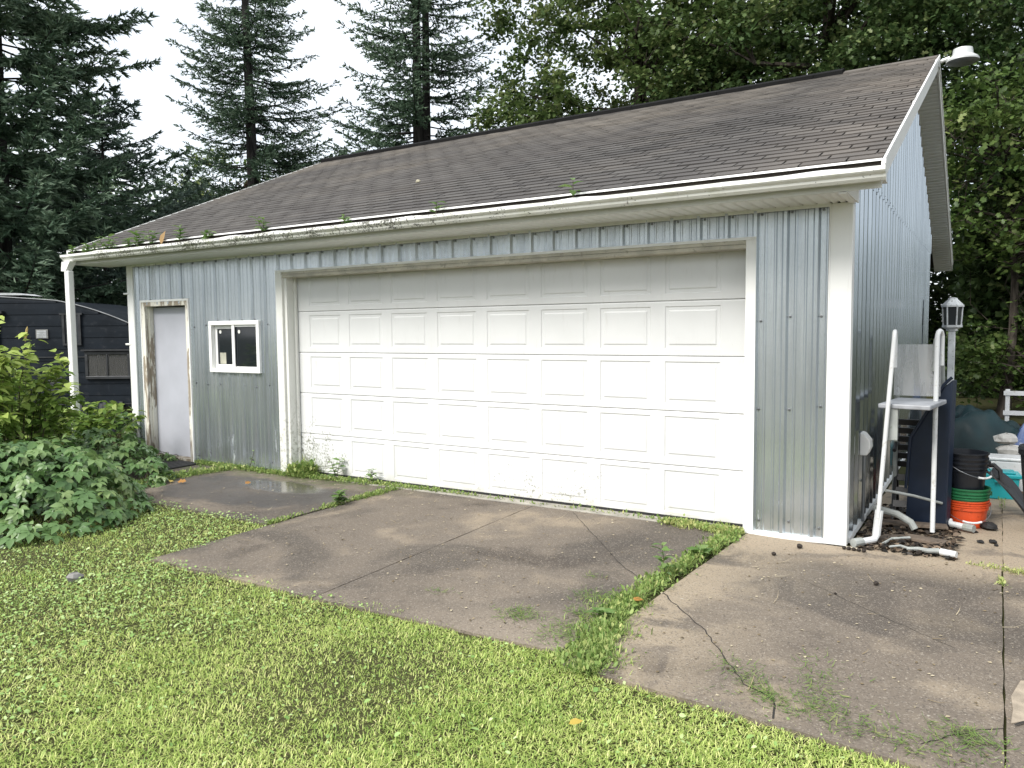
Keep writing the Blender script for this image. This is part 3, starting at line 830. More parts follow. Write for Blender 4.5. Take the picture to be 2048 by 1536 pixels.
# spalled pale patch beyond the right-hand joint
SP = plain('spalled_pale_concrete', (.30, .25, .19), .9, scale=14, dirt=(.2, .17, .13))
m = MB(); P = [(6.925, -2.48), (7.0, -2.4), (7.12, -2.33), (7.25, -2.1), (7.1, -1.95), (6.97, -2.0), (6.93, -2.2)]
m.prism([(x, y, -.003) for x, y in wob(P, .012)], (0, 0, .0045)); m.obj('spalled_patch', SP, DRIVE)

# ------------------------------------------------------------------ lawn
def slabs_inside(x, y, g=0.0):
    """true where concrete lies"""
    e = .045 * np.sin(5.1 * x + 1.3) + .03 * np.sin(13.7 * x) + .02 * np.sin(29 * x + 2)
    e2 = .03 * np.sin(7 * y) + .02 * np.sin(17 * y + 1)
    a = (x > 1.69 + e2 + g) & (x < 5.08) & (y > -2.79 + e * .9 + g) & (y < .1)
    b = (x > -3.2) & (x <= 1.70) & (y > -1.66 + e * .7 + g) & (y < .1)
    c = (x >= 5.02) & (x < 9.5) & (y > -2.83 + e * .8 - .09 * np.clip(x - 5, 0, 2) + g)
    h = (x > -3.1) & (x < 6.0) & (y >= -.03)
    return a | b | c | h
def project(P):
    D = P - CAM; z = D @ FW; return 1024 + FPX * (D @ RT) / z, 768 - FPX * (D @ UP) / z, z
def ground_pts(n, x0, x1, y0, y1, keepfn):
    x = rng.uniform(x0, x1, n); y = rng.uniform(y0, y1, n)
    P = np.stack([x, y, np.full(n, -.014)], 1)
    k = ~slabs_inside(x, y); P = P[k]
    u, v, z = project(P)
    d = np.linalg.norm(P[:, :2] - CAM[:2], axis=1)
    inside = (z > .3) & (u > -120) & (u < 2170) & (v < 1640)
    pr = keepfn(d, inside)
    return P[rng.random(len(P)) < pr]
def pnoise(x, y, s, seed=0):
    r = np.random.default_rng(seed); t = 0
    for k in range(6):
        a = r.uniform(0, 2 * PI); f = s * (1.0 + .7 * k); t = t + np.sin(f * (x * math.cos(a) + y * math.sin(a)) + r.uniform(0, 6)) / (1 + .4 * k)
    return t / 3.2
GRASSM = foliage('grass_blade', (.17, .29, .05), (.47, .58, .16), (.80, .79, .36), .38, .5)
P = ground_pts(1900000, -7, 9.5, -7.4, -1.5, lambda d, i: np.where(i, np.clip(1.0 - (d - 3.2) * .13, .35, 1), .05))
weedy = pnoise(P[:, 0], P[:, 1], 1.6, 3) + np.clip((4.2 - P[:, 0]) * .25, -.6, .6)      # broad-leaved areas
P = P[(rng.random(len(P)) > np.clip(.15 + .55 * weedy, 0, .6))]
P = P[rng.random(len(P)) < np.clip(.9 + .9 * pnoise(P[:, 0], P[:, 1], 11, 21), .78, 1)]
n = len(P)
dry = pnoise(P[:, 0], P[:, 1], 2.3, 11)
az = rng.uniform(0, 2 * PI, n); lean = rng.uniform(.2, 1.5, n)
A = np.stack([np.cos(az) * np.sin(lean), np.sin(az) * np.sin(lean), np.cos(lean)], 1)
Nn = np.stack([np.cos(az) * np.cos(lean), np.sin(az) * np.cos(lean), -np.sin(lean)], 1)
Ls = rng.uniform(.011, .034, n) * np.clip(1 + .18 * pnoise(P[:, 0], P[:, 1], 4, 5) + .22 * pnoise(P[:, 0], P[:, 1], 15, 6), .45, 1.9); Ws = rng.uniform(.0030, .0052, n)
tint = np.clip(.47 + .16 * dry + .14 * pnoise(P[:, 0], P[:, 1], 13, 22) + rng.normal(0, .22, n) + (rng.random(n) < .05) * .4, 0, 1)
a = Acc(); a.add(scatter(*BLADE, P, A, Nn, Ls, tint, Ws))
setp(a.obj('lawn_grass', GRASSM), 'short yellow-green mown grass in front of the driveway', 'grass', kind='stuff')
# broad-leaved weeds between the grass
CLOV = foliage('broad_weed_leaf', (.13, .27, .055), (.32, .47, .14), (.56, .68, .34), .3, .45, spec=.5)
P = ground_pts(420000, -7, 9.5, -7.4, -1.5, lambda d, i: np.where(i, np.clip(1.0 - (d - 3.2) * .10, .4, 1), .1))
weedy = pnoise(P[:, 0], P[:, 1], 1.6, 3) + np.clip((4.2 - P[:, 0]) * .25, -.6, .6)
P = P[rng.random(len(P)) < np.clip(.035 + .42 * (weedy - .15), .035, .55)]
n = len(P); az = rng.uniform(0, 2 * PI, n); el = rng.uniform(-.1, .7, n)
P[:, 2] += rng.uniform(.008, .036, n)
A = np.stack([np.cos(az) * np.cos(el), np.sin(az) * np.cos(el), np.sin(el)], 1)
N = np.stack([rng.normal(0, .35, n), rng.normal(0, .35, n), np.ones(n)], 1)
S = rng.uniform(.009, .026, n) * (1 + (rng.random(n) < .05) * .6)
a = Acc(); a.add(scatter(*LEAF6, P, A, N, S, np.clip(rng.normal(.5, .2, n), 0, 1), S * 1.15))
setp(a.obj('lawn_weeds', CLOV), 'low clover and plantain leaves spreading through the lawn', 'weeds', kind='stuff')

# ------------------------------------------------------------------ weeds in the joints
JW = foliage('joint_weed_leaf', (.09, .17, .04), (.26, .36, .10), (.52, .52, .22), .35, .5)
def tuft_line(pts, dens, hgt, wid, nm='joint_weeds', label=None, drye=.0, leafy=.35):
    a = Acc(); Pl = []
    for (x0, y0, d0), (x1, y1, d1) in zip(pts[:-1], pts[1:]):
        L = math.hypot(x1 - x0, y1 - y0); k = int(L * dens)
        t = rng.random(k); keep = rng.random(k) < (d0 + (d1 - d0) * t)
        t = t[keep]; k = len(t); nx, ny = -(y1 - y0) / L, (x1 - x0) / L
        o = rng.normal(0, wid, k) * (.4 + .6 * (d0 + (d1 - d0) * t)) * (.6 + .6 * np.abs(np.sin(9 * t * L)))
        Pl.append(np.stack([x0 + (x1 - x0) * t + nx * o, y0 + (y1 - y0) * t + ny * o, np.full(k, .0)], 1))
    P = np.concatenate(Pl); n = len(P)
    az = rng.uniform(0, 2 * PI, n); lean = rng.uniform(.1, 1.4, n)
    A = np.stack([np.cos(az) * np.sin(lean), np.sin(az) * np.sin(lean), np.cos(lean)], 1)
    Nn = np.stack([np.cos(az) * np.cos(lean), np.sin(az) * np.cos(lean), -np.sin(lean)], 1)
    lf = rng.random(n) < leafy
    hs = hgt * rng.uniform(.4, 1.25, n) * (.6 + .55 * np.abs(pnoise(P[:, 0], P[:, 1], 6, 8)))
    tint = np.clip(rng.normal(.45 + drye, .22, n), 0, 1)
    b = ~lf; a.add(scatter(*BLADE, P[b], A[b], Nn[b], hs[b], tint[b], rng.uniform(.004, .007, b.sum())))
    Q = P[lf].copy(); Q[:, 2] += rng.uniform(.0, .6, lf.sum()) * hs[lf]
    a.add(scatter(*LEAF6, Q, A[lf] * .6 + np.array([0, 0, .15]), np.array([[0, 0, 1]]) + rng.normal(0, .4, (lf.sum(), 3)), rng.uniform(.012, .042, lf.sum()) * (hgt / .1) ** .5, tint[lf]))
    return setp(a.obj(nm, JW), label, 'weeds', kind='stuff')
tuft_line([(5.22, -2.95, 1), (5.12, -2.6, 1), (5.02, -2.15, 1), (5.00, -1.75, .95), (5.02, -1.4, 1), (5.05, -.9, .7), (5.08, -.5, .8), (5.10, -.1, 1)], 2200, .085, .045, label='strip of grass and weeds in the joint beside the right-hand slab')
tuft_line([(5.2, -2.98, 1), (5.08, -2.6, 1), (4.98, -2.2, .9), (4.98, -1.75, .6)], 2000, .075, .085, label='grassy clump where the weedy joint meets the lawn', leafy=.2)
tuft_line([(1.58, -1.75, .9), (1.57, -1.4, .12), (1.565, -1.15, .05), (1.56, -1.0, .8), (1.56, -.75, .3), (1.565, -.55, .9), (1.56, -.05, 1)], 1500, .06, .03, label='weeds in the joint between small dark slab and driveway')
tuft_line([(-.72, -1.75, 1), (-1.05, -1.2, 1), (-1.08, -.6, 1), (-.98, -.15, 1)], 2000, .09, .06, label='ragged weeds in the joint before the entry door')
tuft_line([(-1.7, -.06, .8), (-.9, -.07, 1), (-.2, -.07, 1), (.3, -.05, 1), (.9, .0, 1), (1.5, .03, .8), (2.2, .05, .35), (2.7, .04, .08), (3.3, .04, .05), (4.3, .04, .12), (5.0, .0, .5)], 1400, .075, .035, label='weeds along the foot of the garage front', leafy=.55)
tuft_line([(-.05, -.02, 1), (.28, .02, 1)], 4000, .26, .05, label='thick clump of weeds at the left foot of the white overhead door', leafy=.5)
tuft_line([(4.45, -.02, .5), (5.17, -.08, 1)], 3000, .08, .06, label='pale green creeping weeds at the right foot of the overhead door', drye=.25, leafy=.8)
tuft_line([(6.7, -.08, .4), (6.9, -.1, .8), (7.1, -.14, 1), (7.4, -.2, 1)], 1000, .05, .035, label='dry brown weeds in the crack beyond the white pipes', drye=.4)
tuft_line([(6.90, -.35, .4), (6.91, -.5, .5)], 1600, .04, .02, label='small yellow-green tuft in the right-hand joint', drye=.25, leafy=.5)
tuft_line([(6.93, 1.9, .1), (6.95, 2.6, .5)], 300, .04, .03, label='weeds in the joint beside the right slab by the black bin')
tuft_line([(6.905, -2.6, .0), (6.90, -2.75, .1), (6.90, -2.95, .5)], 600, .02, .015, label='sparse weeds in the joint at the right-hand corner')

# flat, scattered grass clippings and flecks of litter on the concrete
CLIP = foliage('grass_clippings', (.06, .12, .025), (.13, .20, .05), (.28, .29, .11), .2, .6)
def clippings(spots, label):
    a = Acc()
    for cx, cy, rx, ry, rot, k in spots:
        k = int(k); q = rng.normal(0, 1, (k, 2)) * (rx * .5, ry * .5); c, s = math.cos(rot), math.sin(rot)
        P = np.stack([cx + q[:, 0] * c - q[:, 1] * s, cy + q[:, 0] * s + q[:, 1] * c, rng.uniform(.006, .016, k)], 1)
        P = P[slabs_inside(P[:, 0], P[:, 1])]; k = len(P)
        az = rng.uniform(0, 2 * PI, k); A = np.stack([np.cos(az), np.sin(az), rng.normal(0, .12, k)], 1)
        a.add(scatter(*BLADE, P, A, np.array([[0, 0, 1.]]) + rng.normal(0, .3, (k, 3)), rng.uniform(.025, .06, k), np.clip(rng.normal(.45, .22, k), 0, 1), rng.uniform(.003, .0045, k)))
    return setp(a.obj('grass_clippings', CLIP), label, 'clippings', kind='stuff')
clippings([(4.55, -2.47, .16, .12, 0, 220), (4.79, -1.98, .16, .12, .3, 200), (4.85, -2.28, .13, .1, 0, 130), (4.92, -2.55, .18, .22, 0, 320), (4.62, -1.62, .05, .05, 0, 30), (3.9, -2.4, .1, .06, 0, 30)], 'thin mats of cut grass lying left of the weedy joint')
clippings([(5.88, -2.60, .25, .1, -.8, 160), (6.0, -2.75, .14, .08, -.7, 110), (6.2, -2.55, .12, .32, .2, 200), (6.25, -2.8, .4, .16, 0, 260), (6.78, -2.72, .14, .13, 0, 240), (6.55, -2.9, .4, .1, 0, 200)], 'cut grass scattered over the right-hand slab')
FLECK = foliage('dry_litter', (.05, .035, .02), (.22, .17, .10), (.48, .42, .30), .1, .8)
a = Acc(); k = 1500
P = np.stack([rng.uniform(-1, 8, k), rng.uniform(-2.95, -.05, k), np.full(k, .0085)], 1); P = P[slabs_inside(P[:, 0], P[:, 1])]; k = len(P)
az = rng.uniform(0, 2 * PI, k); a.add(scatter(*LEAF2, P, np.stack([np.cos(az), np.sin(az), 0 * az], 1), np.array([[0, 0, 1.]]) + rng.normal(0, .15, (k, 3)), rng.uniform(.006, .028, k), rng.random(k) ** .8))
k = 60; P = np.stack([rng.uniform(1, 7.5, k), rng.uniform(-2.8, -.2, k), np.full(k, .009)], 1); P = P[slabs_inside(P[:, 0], P[:, 1])]; k = len(P); az = rng.uniform(0, 2 * PI, k)
a.add(scatter(*BLADE, P, np.stack([np.cos(az), np.sin(az), 0 * az], 1), np.array([[0, 0, 1.]]) + rng.normal(0, .15, (k, 3)), rng.uniform(.05, .14, k), rng.uniform(.4, 1, k), np.full(k, .005)))
setp(a.obj('leaf_litter', FLECK), 'dry flecks and bits of leaf strewn over the concrete', 'litter', kind='stuff')
# ------------------------------------------------------------------ trees
def m_bark(name, a, b):
    t = NT(name); n = t.noise(1, 6, t.mapping(t.pos, (9, 9, 2)), .65)
    t.set(t.mix(t.rng(n, .35, .65), a, b), .95, None, .1); t.bump(n, .6, .03); return t.m
BARK_S = m_bark('spruce_bark', (.018, .0165, .016), (.05, .047, .044))
BARK_O = m_bark('oak_bark', (.025, .021, .017), (.085, .072, .06))
SPR = foliage('spruce_needles', (.032, .064, .038), (.066, .116, .068), (.17, .23, .15), .12, .6)
SPR2 = foliage('young_spruce_needles', (.036, .068, .052), (.075, .12, .092), (.17, .22, .175), .12, .6)
OAK = foliage('oak_leaf', (.038, .072, .020), (.100, .152, .046), (.27, .30, .125), .35, .45)
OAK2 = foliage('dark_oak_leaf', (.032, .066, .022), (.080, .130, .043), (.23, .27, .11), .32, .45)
MAP = foliage('maple_leaf', (.045, .085, .020), (.105, .16, .042), (.24, .28, .10), .35, .45)

def spruce(label, x, y, h, r0, zlow, seed, mat=SPR, step=.42, nb=6, needle=.13, dens=1.0, pw=.8, trunk=.17, twin=False, group='spruce trees behind the garage', vis=99):
    r = np.random.default_rng(seed)
    T = thing('spruce_tree', label, 'tree', (x, y, -.05), 0, group)
    tr = MB(); lean = r.normal(0, .01, 2)
    tr.tube([(lean[0] * z, lean[1] * z, z) for z in np.linspace(0, h, 9)], [max(.012, trunk * (1 - .93 * z / h)) for z in np.linspace(0, h, 9)], 9)
    if twin: tr.tube([(.1, .1, .0), (.19, .10, h * .3), (.24, .12, h * .6), (.28, .14, h * .92)], [trunk * .7, trunk * .6, trunk * .4, .02], 8)
    a = Acc(); Pn = []; An = []; Sn = []; Tn = []
    limb = MB()
    z = zlow
    while z < h - .15:
        fr = (z - zlow) / (h - zlow); R = r0 * (1 - fr) ** pw + .12
        hid = z > vis
        for b in range(nb if not hid else 4):
            az = r.uniform(0, 2 * PI); L = R * r.uniform(.66, 1.05)
            d = np.array([math.cos(az), math.sin(az), 0]); side = np.array([-d[1], d[0], 0])
            z0 = z + r.uniform(-.18, .18); dr = .26 * (1 - fr) + r.uniform(-.08, .1) - .30 * fr
            def pt(t): return np.array([0, 0, z0]) + d * L * t + np.array([0, 0, 1]) * L * (-dr * t * 1.1 + (max(dr, 0) * .95 + .20) * t ** 2.3)
            limb.tube([pt(t) for t in (0, .35, .7, .98)], [.008 + .012 * L * .5, .018, .011, .004], 4, cap=False)
            st = .115 / dens * (1.6 if hid else 1); k = max(3, int(L / st))
            for i in range(k):
                t = (i + r.uniform(.2, .8)) / k
                if t < .16: continue
                p0 = pt(t); tan = nrm(pt(min(1, t + .05)) - pt(max(0, t - .05)))
                for sg in (-1, 1):
                    tl = (.13 + .36 * L * (1 - t) ** .8 * .62) * r.uniform(.6, 1.15) * min(1, .35 + t * 2)
                    tl = min(tl, .62)
                    dd = nrm(tan * r.uniform(.55, .95) + sg * side * r.uniform(.6, 1.0) + np.array([0, 0, r.uniform(-.55, .35)]))
                    m = max(2, int(tl / (.062 / dens)))
                    tt = (np.arange(m) + .4) / m
                    q = p0 + dd * (tl * tt)[:, None] + np.array([0, 0, -1]) * (.16 * tl * tt ** 2)[:, None]
                    for _ in range(2 if hid else 3):
                        ra = nrm(dd + r.normal(0, .42, (m, 3)))
                        Pn.append(q); An.append(ra); Sn.append(needle * r.uniform(.7, 1.25, m)); Tn.append(np.clip(.30 + .35 * tt + .22 * t + r.normal(0, .14, m) - .06 + (.12 if fr > .3 else 0), 0, 1))
            q = pt(1)[None] - tan * r.uniform(0, .12, (6, 1)); Pn.append(q); An.append(nrm(tan + r.normal(0, .35, (6, 3)))); Sn.append(np.full(6, needle)); Tn.append(np.full(6, .75))
        z += step * r.uniform(.75, 1.2) * (1 if not hid else 1.5)
    P = np.concatenate(Pn); A = np.concatenate(An); S = np.concatenate(Sn); t = np.concatenate(Tn)
    a.add(scatter(*NEEDLE, P, A, r.normal(0, 1, (len(P), 3)), S, t, S * .36))
    tk = tr.obj('trunk', BARK_S, T, smooth=True); setp(limb.obj('limbs', BARK_S, tk), kind='stuff')
    a.obj('crown', mat, T)
    return T

def broadleaf(name, label, x, y, h, blobs, mat, seed, leaf=.13, per=70, trunk=.2, tmpl=LOBED, group=None, spread=.44, bare=0, lit=0.0, cat='tree'):
    """blobs: (dx, dy, z, rx, ry, rz, clumps)"""
    r = np.random.default_rng(seed)
    T = thing(name, label, cat, (x, y, -.05), 0, group)
    C = []
    for dx, dy, z, rx, ry, rz, n in blobs:
        q = nrm(r.normal(0, 1, (n, 3))) * (r.random((n, 1)) ** .42) * np.array([rx, ry, rz]) + np.array([dx, dy, z]); C.append(q)
    C = np.concatenate(C); C = C[C[:, 2] > .25]
    tr = MB(); top = np.array([r.normal(0, .2), r.normal(0, .2), h * .8])
    bend = r.normal(0, .25, 2)
    tp = lambda t: np.array([top[0] * t + bend[0] * math.sin(3 * t), top[1] * t + bend[1] * math.sin(3 * t), top[2] * t])
    tr.tube([tp(t) for t in np.linspace(0, 1, 7)], [trunk * (1.25 if t == 0 else 1) * (1 - .8 * t) for t in np.linspace(0, 1, 7)], 9)
    lm = MB(); sel = r.choice(len(C), min(len(C), 46 + bare), replace=False)
    for i in sel:
        c = C[i]; t0 = float(np.clip((c[2] - .35 * np.hypot(c[0], c[1])) / (h * .8), .12, .95)); p = tp(t0)
        mid = p * .5 + c * .5 + r.normal(0, .18, 3) + np.array([0, 0, .15]); m2 = p * .2 + c * .8 + r.normal(0, .15, 3)
        rad = trunk * (.20 + .36 * r.random() ** 2) * (1 - .5 * t0)
        lm.tube([p, mid, m2, c], [rad, rad * .7, rad * .42, .006], 5, cap=False)
        for _ in range(2):
            e = c + r.normal(0, .4, 3); lm.tube([m2, (m2 + e) / 2 + r.normal(0, .08, 3), e], [rad * .28 + .003, .006, .003], 3, cap=False)
    n = len(C); per_c = r.integers(int(per * .5), int(per * 1.5), n)
    idx = np.repeat(np.arange(n), per_c); N = len(idx)
    sz = spread * r.uniform(.55, 1.25, n)
    off = r.normal(0, 1, (N, 3)) * np.array([.5, .5, .30]) * sz[idx][:, None]
    P = C[idx] + off
    az = r.uniform(0, 2 * PI, N); el = r.normal(-.25, .5, N)
    A = np.stack([np.cos(az) * np.cos(el), np.sin(az) * np.cos(el), np.sin(el)], 1)
    Nn = np.stack([r.normal(0, .55, N), r.normal(0, .55, N), np.ones(N)], 1)
    ct = r.normal(0, .13, n)
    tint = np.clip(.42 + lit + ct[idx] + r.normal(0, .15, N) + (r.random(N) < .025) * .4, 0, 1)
    a = Acc(); a.add(scatter(*tmpl, P, A, Nn, leaf * r.uniform(.65, 1.2, N), tint))
    tk = tr.obj('trunk', BARK_O, T, smooth=True); setp(lm.obj('limbs', BARK_O, tk), kind='stuff')
    a.obj('crown', mat, T)
    return T

spruce('tall dark spruce at the far left edge, its crown cut off by the frame', -11.6, 2.4, 17.5, 4.3, 2.6, 11, step=.40, nb=7, needle=.15, pw=.75, trunk=.2, vis=11)
spruce('bushy young spruce with drooping boughs above the dark camper', -12.6, 5.3, 7.6, 4.1, .6, 12, mat=SPR2, step=.36, nb=8, needle=.14, pw=.62, trunk=.15)
spruce('tall single-stemmed spruce standing alone against the white sky, left of the garage ridge', -12.5, 10.1, 18.5, 3.0, 5.0, 13, step=.31, nb=7, needle=.11, pw=.72, trunk=.25, vis=13.5)
spruce('two-stemmed spruce rising behind the roof beside the oaks', -7.1, 11.3, 18, 2.95, 4.2, 14, step=.31, nb=7, needle=.11, pw=.66, trunk=.23, twin=True, vis=12.5)
spruce('low shaded spruce behind the camper at the left edge', -17.5, 4.6, 9, 4.2, .5, 15, step=.5, nb=7, needle=.17, dens=.75, pw=.7)
spruce('short spruce tucked under the lone tall spruce, just over the roof edge', -14.6, 9.2, 6.7, 3.2, .6, 16, mat=SPR2, step=.42, nb=7, needle=.15, dens=.85, pw=.6)

G_O = 'leafy trees behind the garage'
broadleaf('oak_tree', 'broad oak rising over the middle of the garage ridge, sky showing through its limbs', -1.0, 12.6, 14, [(-.3, 0, 9.0, 4.0, 3.2, 3.6, 260), (-2.6, -1.2, 6.3, 1.7, 1.6, 1.7, 60), (2.2, .4, 8.0, 2.8, 2.8, 3.0, 150), (-2.2, -.4, 11.2, 2.2, 2.0, 2.0, 70)], OAK, 21, .135, 85, .27, group=G_O)
broadleaf('oak_tree', 'dense oak with dark branching limbs behind the right half of the roof', 3.3, 13.2, 14, [(0, 0, 8.6, 4.2, 3.2, 4.2, 330), (-2.3, -1, 6.6, 2.0, 1.8, 1.8, 80), (2.2, -1.0, 7.0, 2.4, 1.8, 2.4, 110)], OAK2, 22, .135, 85, .3, group=G_O)
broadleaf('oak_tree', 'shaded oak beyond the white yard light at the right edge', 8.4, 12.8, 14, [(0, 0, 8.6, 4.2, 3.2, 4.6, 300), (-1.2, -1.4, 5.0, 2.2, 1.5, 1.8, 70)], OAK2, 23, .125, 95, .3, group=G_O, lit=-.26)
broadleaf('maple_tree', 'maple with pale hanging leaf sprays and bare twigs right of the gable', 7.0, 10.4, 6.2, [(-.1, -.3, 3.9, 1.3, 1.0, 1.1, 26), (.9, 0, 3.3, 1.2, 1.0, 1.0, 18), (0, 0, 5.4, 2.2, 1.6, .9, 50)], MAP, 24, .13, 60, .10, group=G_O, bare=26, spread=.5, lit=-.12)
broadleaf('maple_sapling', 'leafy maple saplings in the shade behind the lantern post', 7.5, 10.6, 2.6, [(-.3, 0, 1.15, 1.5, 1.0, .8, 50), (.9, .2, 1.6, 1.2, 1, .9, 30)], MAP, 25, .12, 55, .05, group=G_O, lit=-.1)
broadleaf('leafy_shrub', 'light green deciduous bush beyond the left end of the roof', -17.6, 12.6, 7.5, [(0, 0, 5.6, 2.6, 2.2, 2.6, 110)], MAP, 26, .17, 60, .12, lit=.12, cat='bush')
RUST = foliage('rust_brown_needles', (.06, .035, .025), (.12, .065, .045), (.18, .11, .07), .2, .7)
broadleaf('dying_spruce', 'rust-brown dying conifer against the foot of the lone tall spruce', -14.2, 11.4, 7, [(0, 0, 5.0, 1.2, 1.2, 1.9, 60)], RUST, 27, .12, 70, .1, tmpl=LEAF2)
broadleaf('leafy_shrub', 'small leafy tree between the two-stemmed spruce and the oak', -4.6, 13.2, 9.5, [(0, 0, 7.2, 1.5, 1.4, 2.2, 46)], OAK, 28, .15, 55, .1, cat='bush')
broadleaf('leafy_shrub', 'yellow-green undergrowth behind the camper roof', -15.2, 3.4, 4, [(0, 0, 2.6, 2.4, 1.6, 1.6, 50), (2.2, .6, 1.8, 1.5, 1.2, 1.2, 26)], MAP, 29, .15, 45, .06, lit=.08, cat='bush')

# far wood closing the view, one mass
def woods(name, label, pts, n, seed, leaf=.24, mat=OAK2):
    r = np.random.default_rng(seed); Pl = []
    for x, y, rx, ry, z0, z1, k in pts:
        k = int(k * n); q = np.stack([x + r.uniform(-rx, rx, k), y + r.uniform(-ry, ry, k), z0 + (z1 - z0) * r.random(k) ** .9], 1)
        q = q[pnoise(q[:, 0] + q[:, 2] * .8, q[:, 1] - q[:, 2], 1.3, seed) > -.42]
        Pl.append(q)
    P = np.concatenate(Pl); N = len(P)
    az = r.uniform(0, 2 * PI, N); el = r.normal(-.25, .5, N)
    A = np.stack([np.cos(az) * np.cos(el), np.sin(az) * np.cos(el), np.sin(el)], 1)
    a = Acc(); a.add(scatter(*LEAF2, P, A, np.stack([r.normal(0, .6, N), r.normal(0, .6, N), np.ones(N)], 1), leaf * r.uniform(.6, 1.3, N), np.clip(.4 + .2 * pnoise(P[:, 0], P[:, 2] * 2 + P[:, 1], 1.1, 2) + r.normal(0, .16, N), 0, 1)))
    return setp(a.obj(name, mat), label, 'woods', kind='stuff')
woods('woods', 'dense dark wood closing the view behind the trees', [(1, 22, 6, 3, 0, 13, 1.3), (9, 20, 6, 3, 0, 14, 1.6), (17, 18, 5, 4, 0, 14, 1.0), (11, 15.5, 2.5, 1.2, 0, 6, .45), (8.2, 15.5, 2.2, 1, 0, 5, .6), (10.5, 17.0, 4, 1.2, 0, 4.5, 1.0), (6.5, 18, 3, 1.2, 0, 4, .5)], 17000, 31)
woods('woods', 'far line of trees low behind the spruces', [(-24, 9, 5, 4, 0, 7.5, 1.0), (-20, 16, 4, 3, 0, 7, .7), (-28, 0, 4, 5, 0, 8, .8), (-13, 22, 5, 2, 0, 5.5, .6)], 9000, 32)
woods('woods', 'tree line on the far side of the lawn', [(-16, -34, 16, 3, 0, 10.5, 1.3), (16, -36, 16, 3, 0, 10.5, 1.3), (48, -20, 4, 16, 0, 7, .8), (-48, -25, 4, 14, 0, 8, .8)], 6000, 33, leaf=.45)
# ------------------------------------------------------------------ yard light on the gable peak
LAMPG = plain('pale_grey_lamp_metal', (.55, .56, .55), .4, .3, var=.08)
T = thing('yard_light', 'round pale grey yard light on a short arm at the peak of the right gable', 'lamp', (6.185, 4.36, 4.74))
MB().tube([(0, 0, -.02), (.05, 0, .0), (.11, 0, .015)], .022, 8).box(-.0, .012, -.05, .05, -.08, .06).obj('arm', LAMPG, T, smooth=True)
MB().lathe([(.0, .075), (.10, .072), (.105, .03), (.11, .0), (.155, -.03), (.17, -.05), (.17, -.07)], 28, (.24, 0, .02)).obj('housing', LAMPG, T, smooth=True)
MB().lathe([(.165, -.07), (.15, -.085), (.10, -.10), (.02, -.105)], 28, (.24, 0, .02)).obj('lens', plain('frosted_lamp_lens', (.18, .19, .19), .35), T, smooth=True)

# ------------------------------------------------------------------ lantern on its post
POSTW = plain('dull_white_post_paint', (.75, .76, .75), .5, dirt=(.3, .3, .26))
LG = NT('smoky_lantern_glass'); LG.set((.025, .03, .035), .12, 0, .6); LG = LG.m
T = thing('lamp_post', 'white six-sided lantern on a slim white post beside the garage', 'lamp post', (6.31, 6.6, -.03))
MB().box(-.045, .045, -.045, .045, 0, 1.60).obj('post', POSTW, T, bevel=.012)
L = MB().lathe([(.05, 1.60), (.075, 1.61), (.075, 1.63), (.13, 1.66), (.13, 1.69)], 6).obj('lantern', POSTW, T)
for k in range(6):
    a = 2 * PI * k / 6; MB().tube([(.112 * math.cos(a), .112 * math.sin(a), 1.69), (.125 * math.cos(a), .125 * math.sin(a), 1.95)], .011, 6).obj('bar', POSTW, L)
MB().lathe([(.105, 1.69), (.116, 1.95)], 6).obj('glass', LG, L)
MB().lathe([(.145, 1.95), (.145, 1.975), (.075, 2.045), (.06, 2.06), (.06, 2.075), (.02, 2.085)], 6).obj('cap', POSTW, L)

# ------------------------------------------------------------------ camper behind the shrubs
CAMP = plain('black_camper_paint', (.0065, .0105, .016), .55, var=.25, scale=2.5, dirt=(.022, .025, .03))
CAMP.node_tree.nodes['Principled BSDF'].inputs['Specular IOR Level'].default_value = .18
CAMT = plain('camper_trim', (.05, .052, .056), .4, .4)
PALE = plain('chalky_roof_edge', (.50, .52, .53), .6, dirt=(.2, .2, .2), scale=12)
ANG = math.atan2(.5286, .8486)
T = thing('camper_trailer', 'black vintage camper with horizontal siding and a rounded roof at the left', 'camper', (-.07 + 0, 4.84 + .0, -.03), ANG)
def croof(x):
    if x < -9.2: return 2.34
    if x < -7.6: return 2.34 - .10 * ((x + 9.2) / 1.6) ** 1.3
    return max(.6, 2.24 - .18 * (x + 7.6) - .115 * (x + 7.6) ** 2 - (0 if x < -6.0 else .5 * (x + 6.0) ** 1.5))
x0c, x1c, D_ = -11.8, -4.9, 2.1
xs = list(np.linspace(x0c, x1c, 60))
m = MB(); P = [(x, .02, .45) for x in (x0c, x1c)][::-1]; 
m.prism([(x0c, .02, .45)] + [(x1c, .02, .45)] + [(x, .02, croof(x) - .005) for x in xs[::-1]], (0, D_, 0)); BODY = m.obj('body', CAMP, T)
z = .45; H = .195
while z < 2.4:
    z1 = z + H - .006; top = [(x, min(z1, croof(x) - .01)) for x in xs if croof(x) - .01 > z + .01]
    if len(top) > 2:
        m = MB(); n = len(top); V = []
        for x, t in top: V += [(x, -.010, z), (x, -.008, z + (t - z) * .5), (x, -.003, t), (x, .019, z), (x, .019, t)]
        F = []
        for i in range(n - 1):
            a, b = 5 * i, 5 * i + 5; F += [(a, b, b + 1, a + 1), (a + 1, b + 1, b + 2, a + 2), (a + 2, b + 2, b + 4, a + 4), (a + 3, a, a, b) if False else (a + 3, b + 3, b, a)]
        m.add(V, F); m.obj('siding_panel', CAMP, BODY)
    z += H
m = MB(); m.tube([(x, -.012, croof(x) + .004) for x in xs], .009, 6); m.obj('roof_edge_trim', plain('dull_roof_edge_metal', (.26, .27, .28), .6, dirt=(.1, .1, .1), scale=14), BODY)
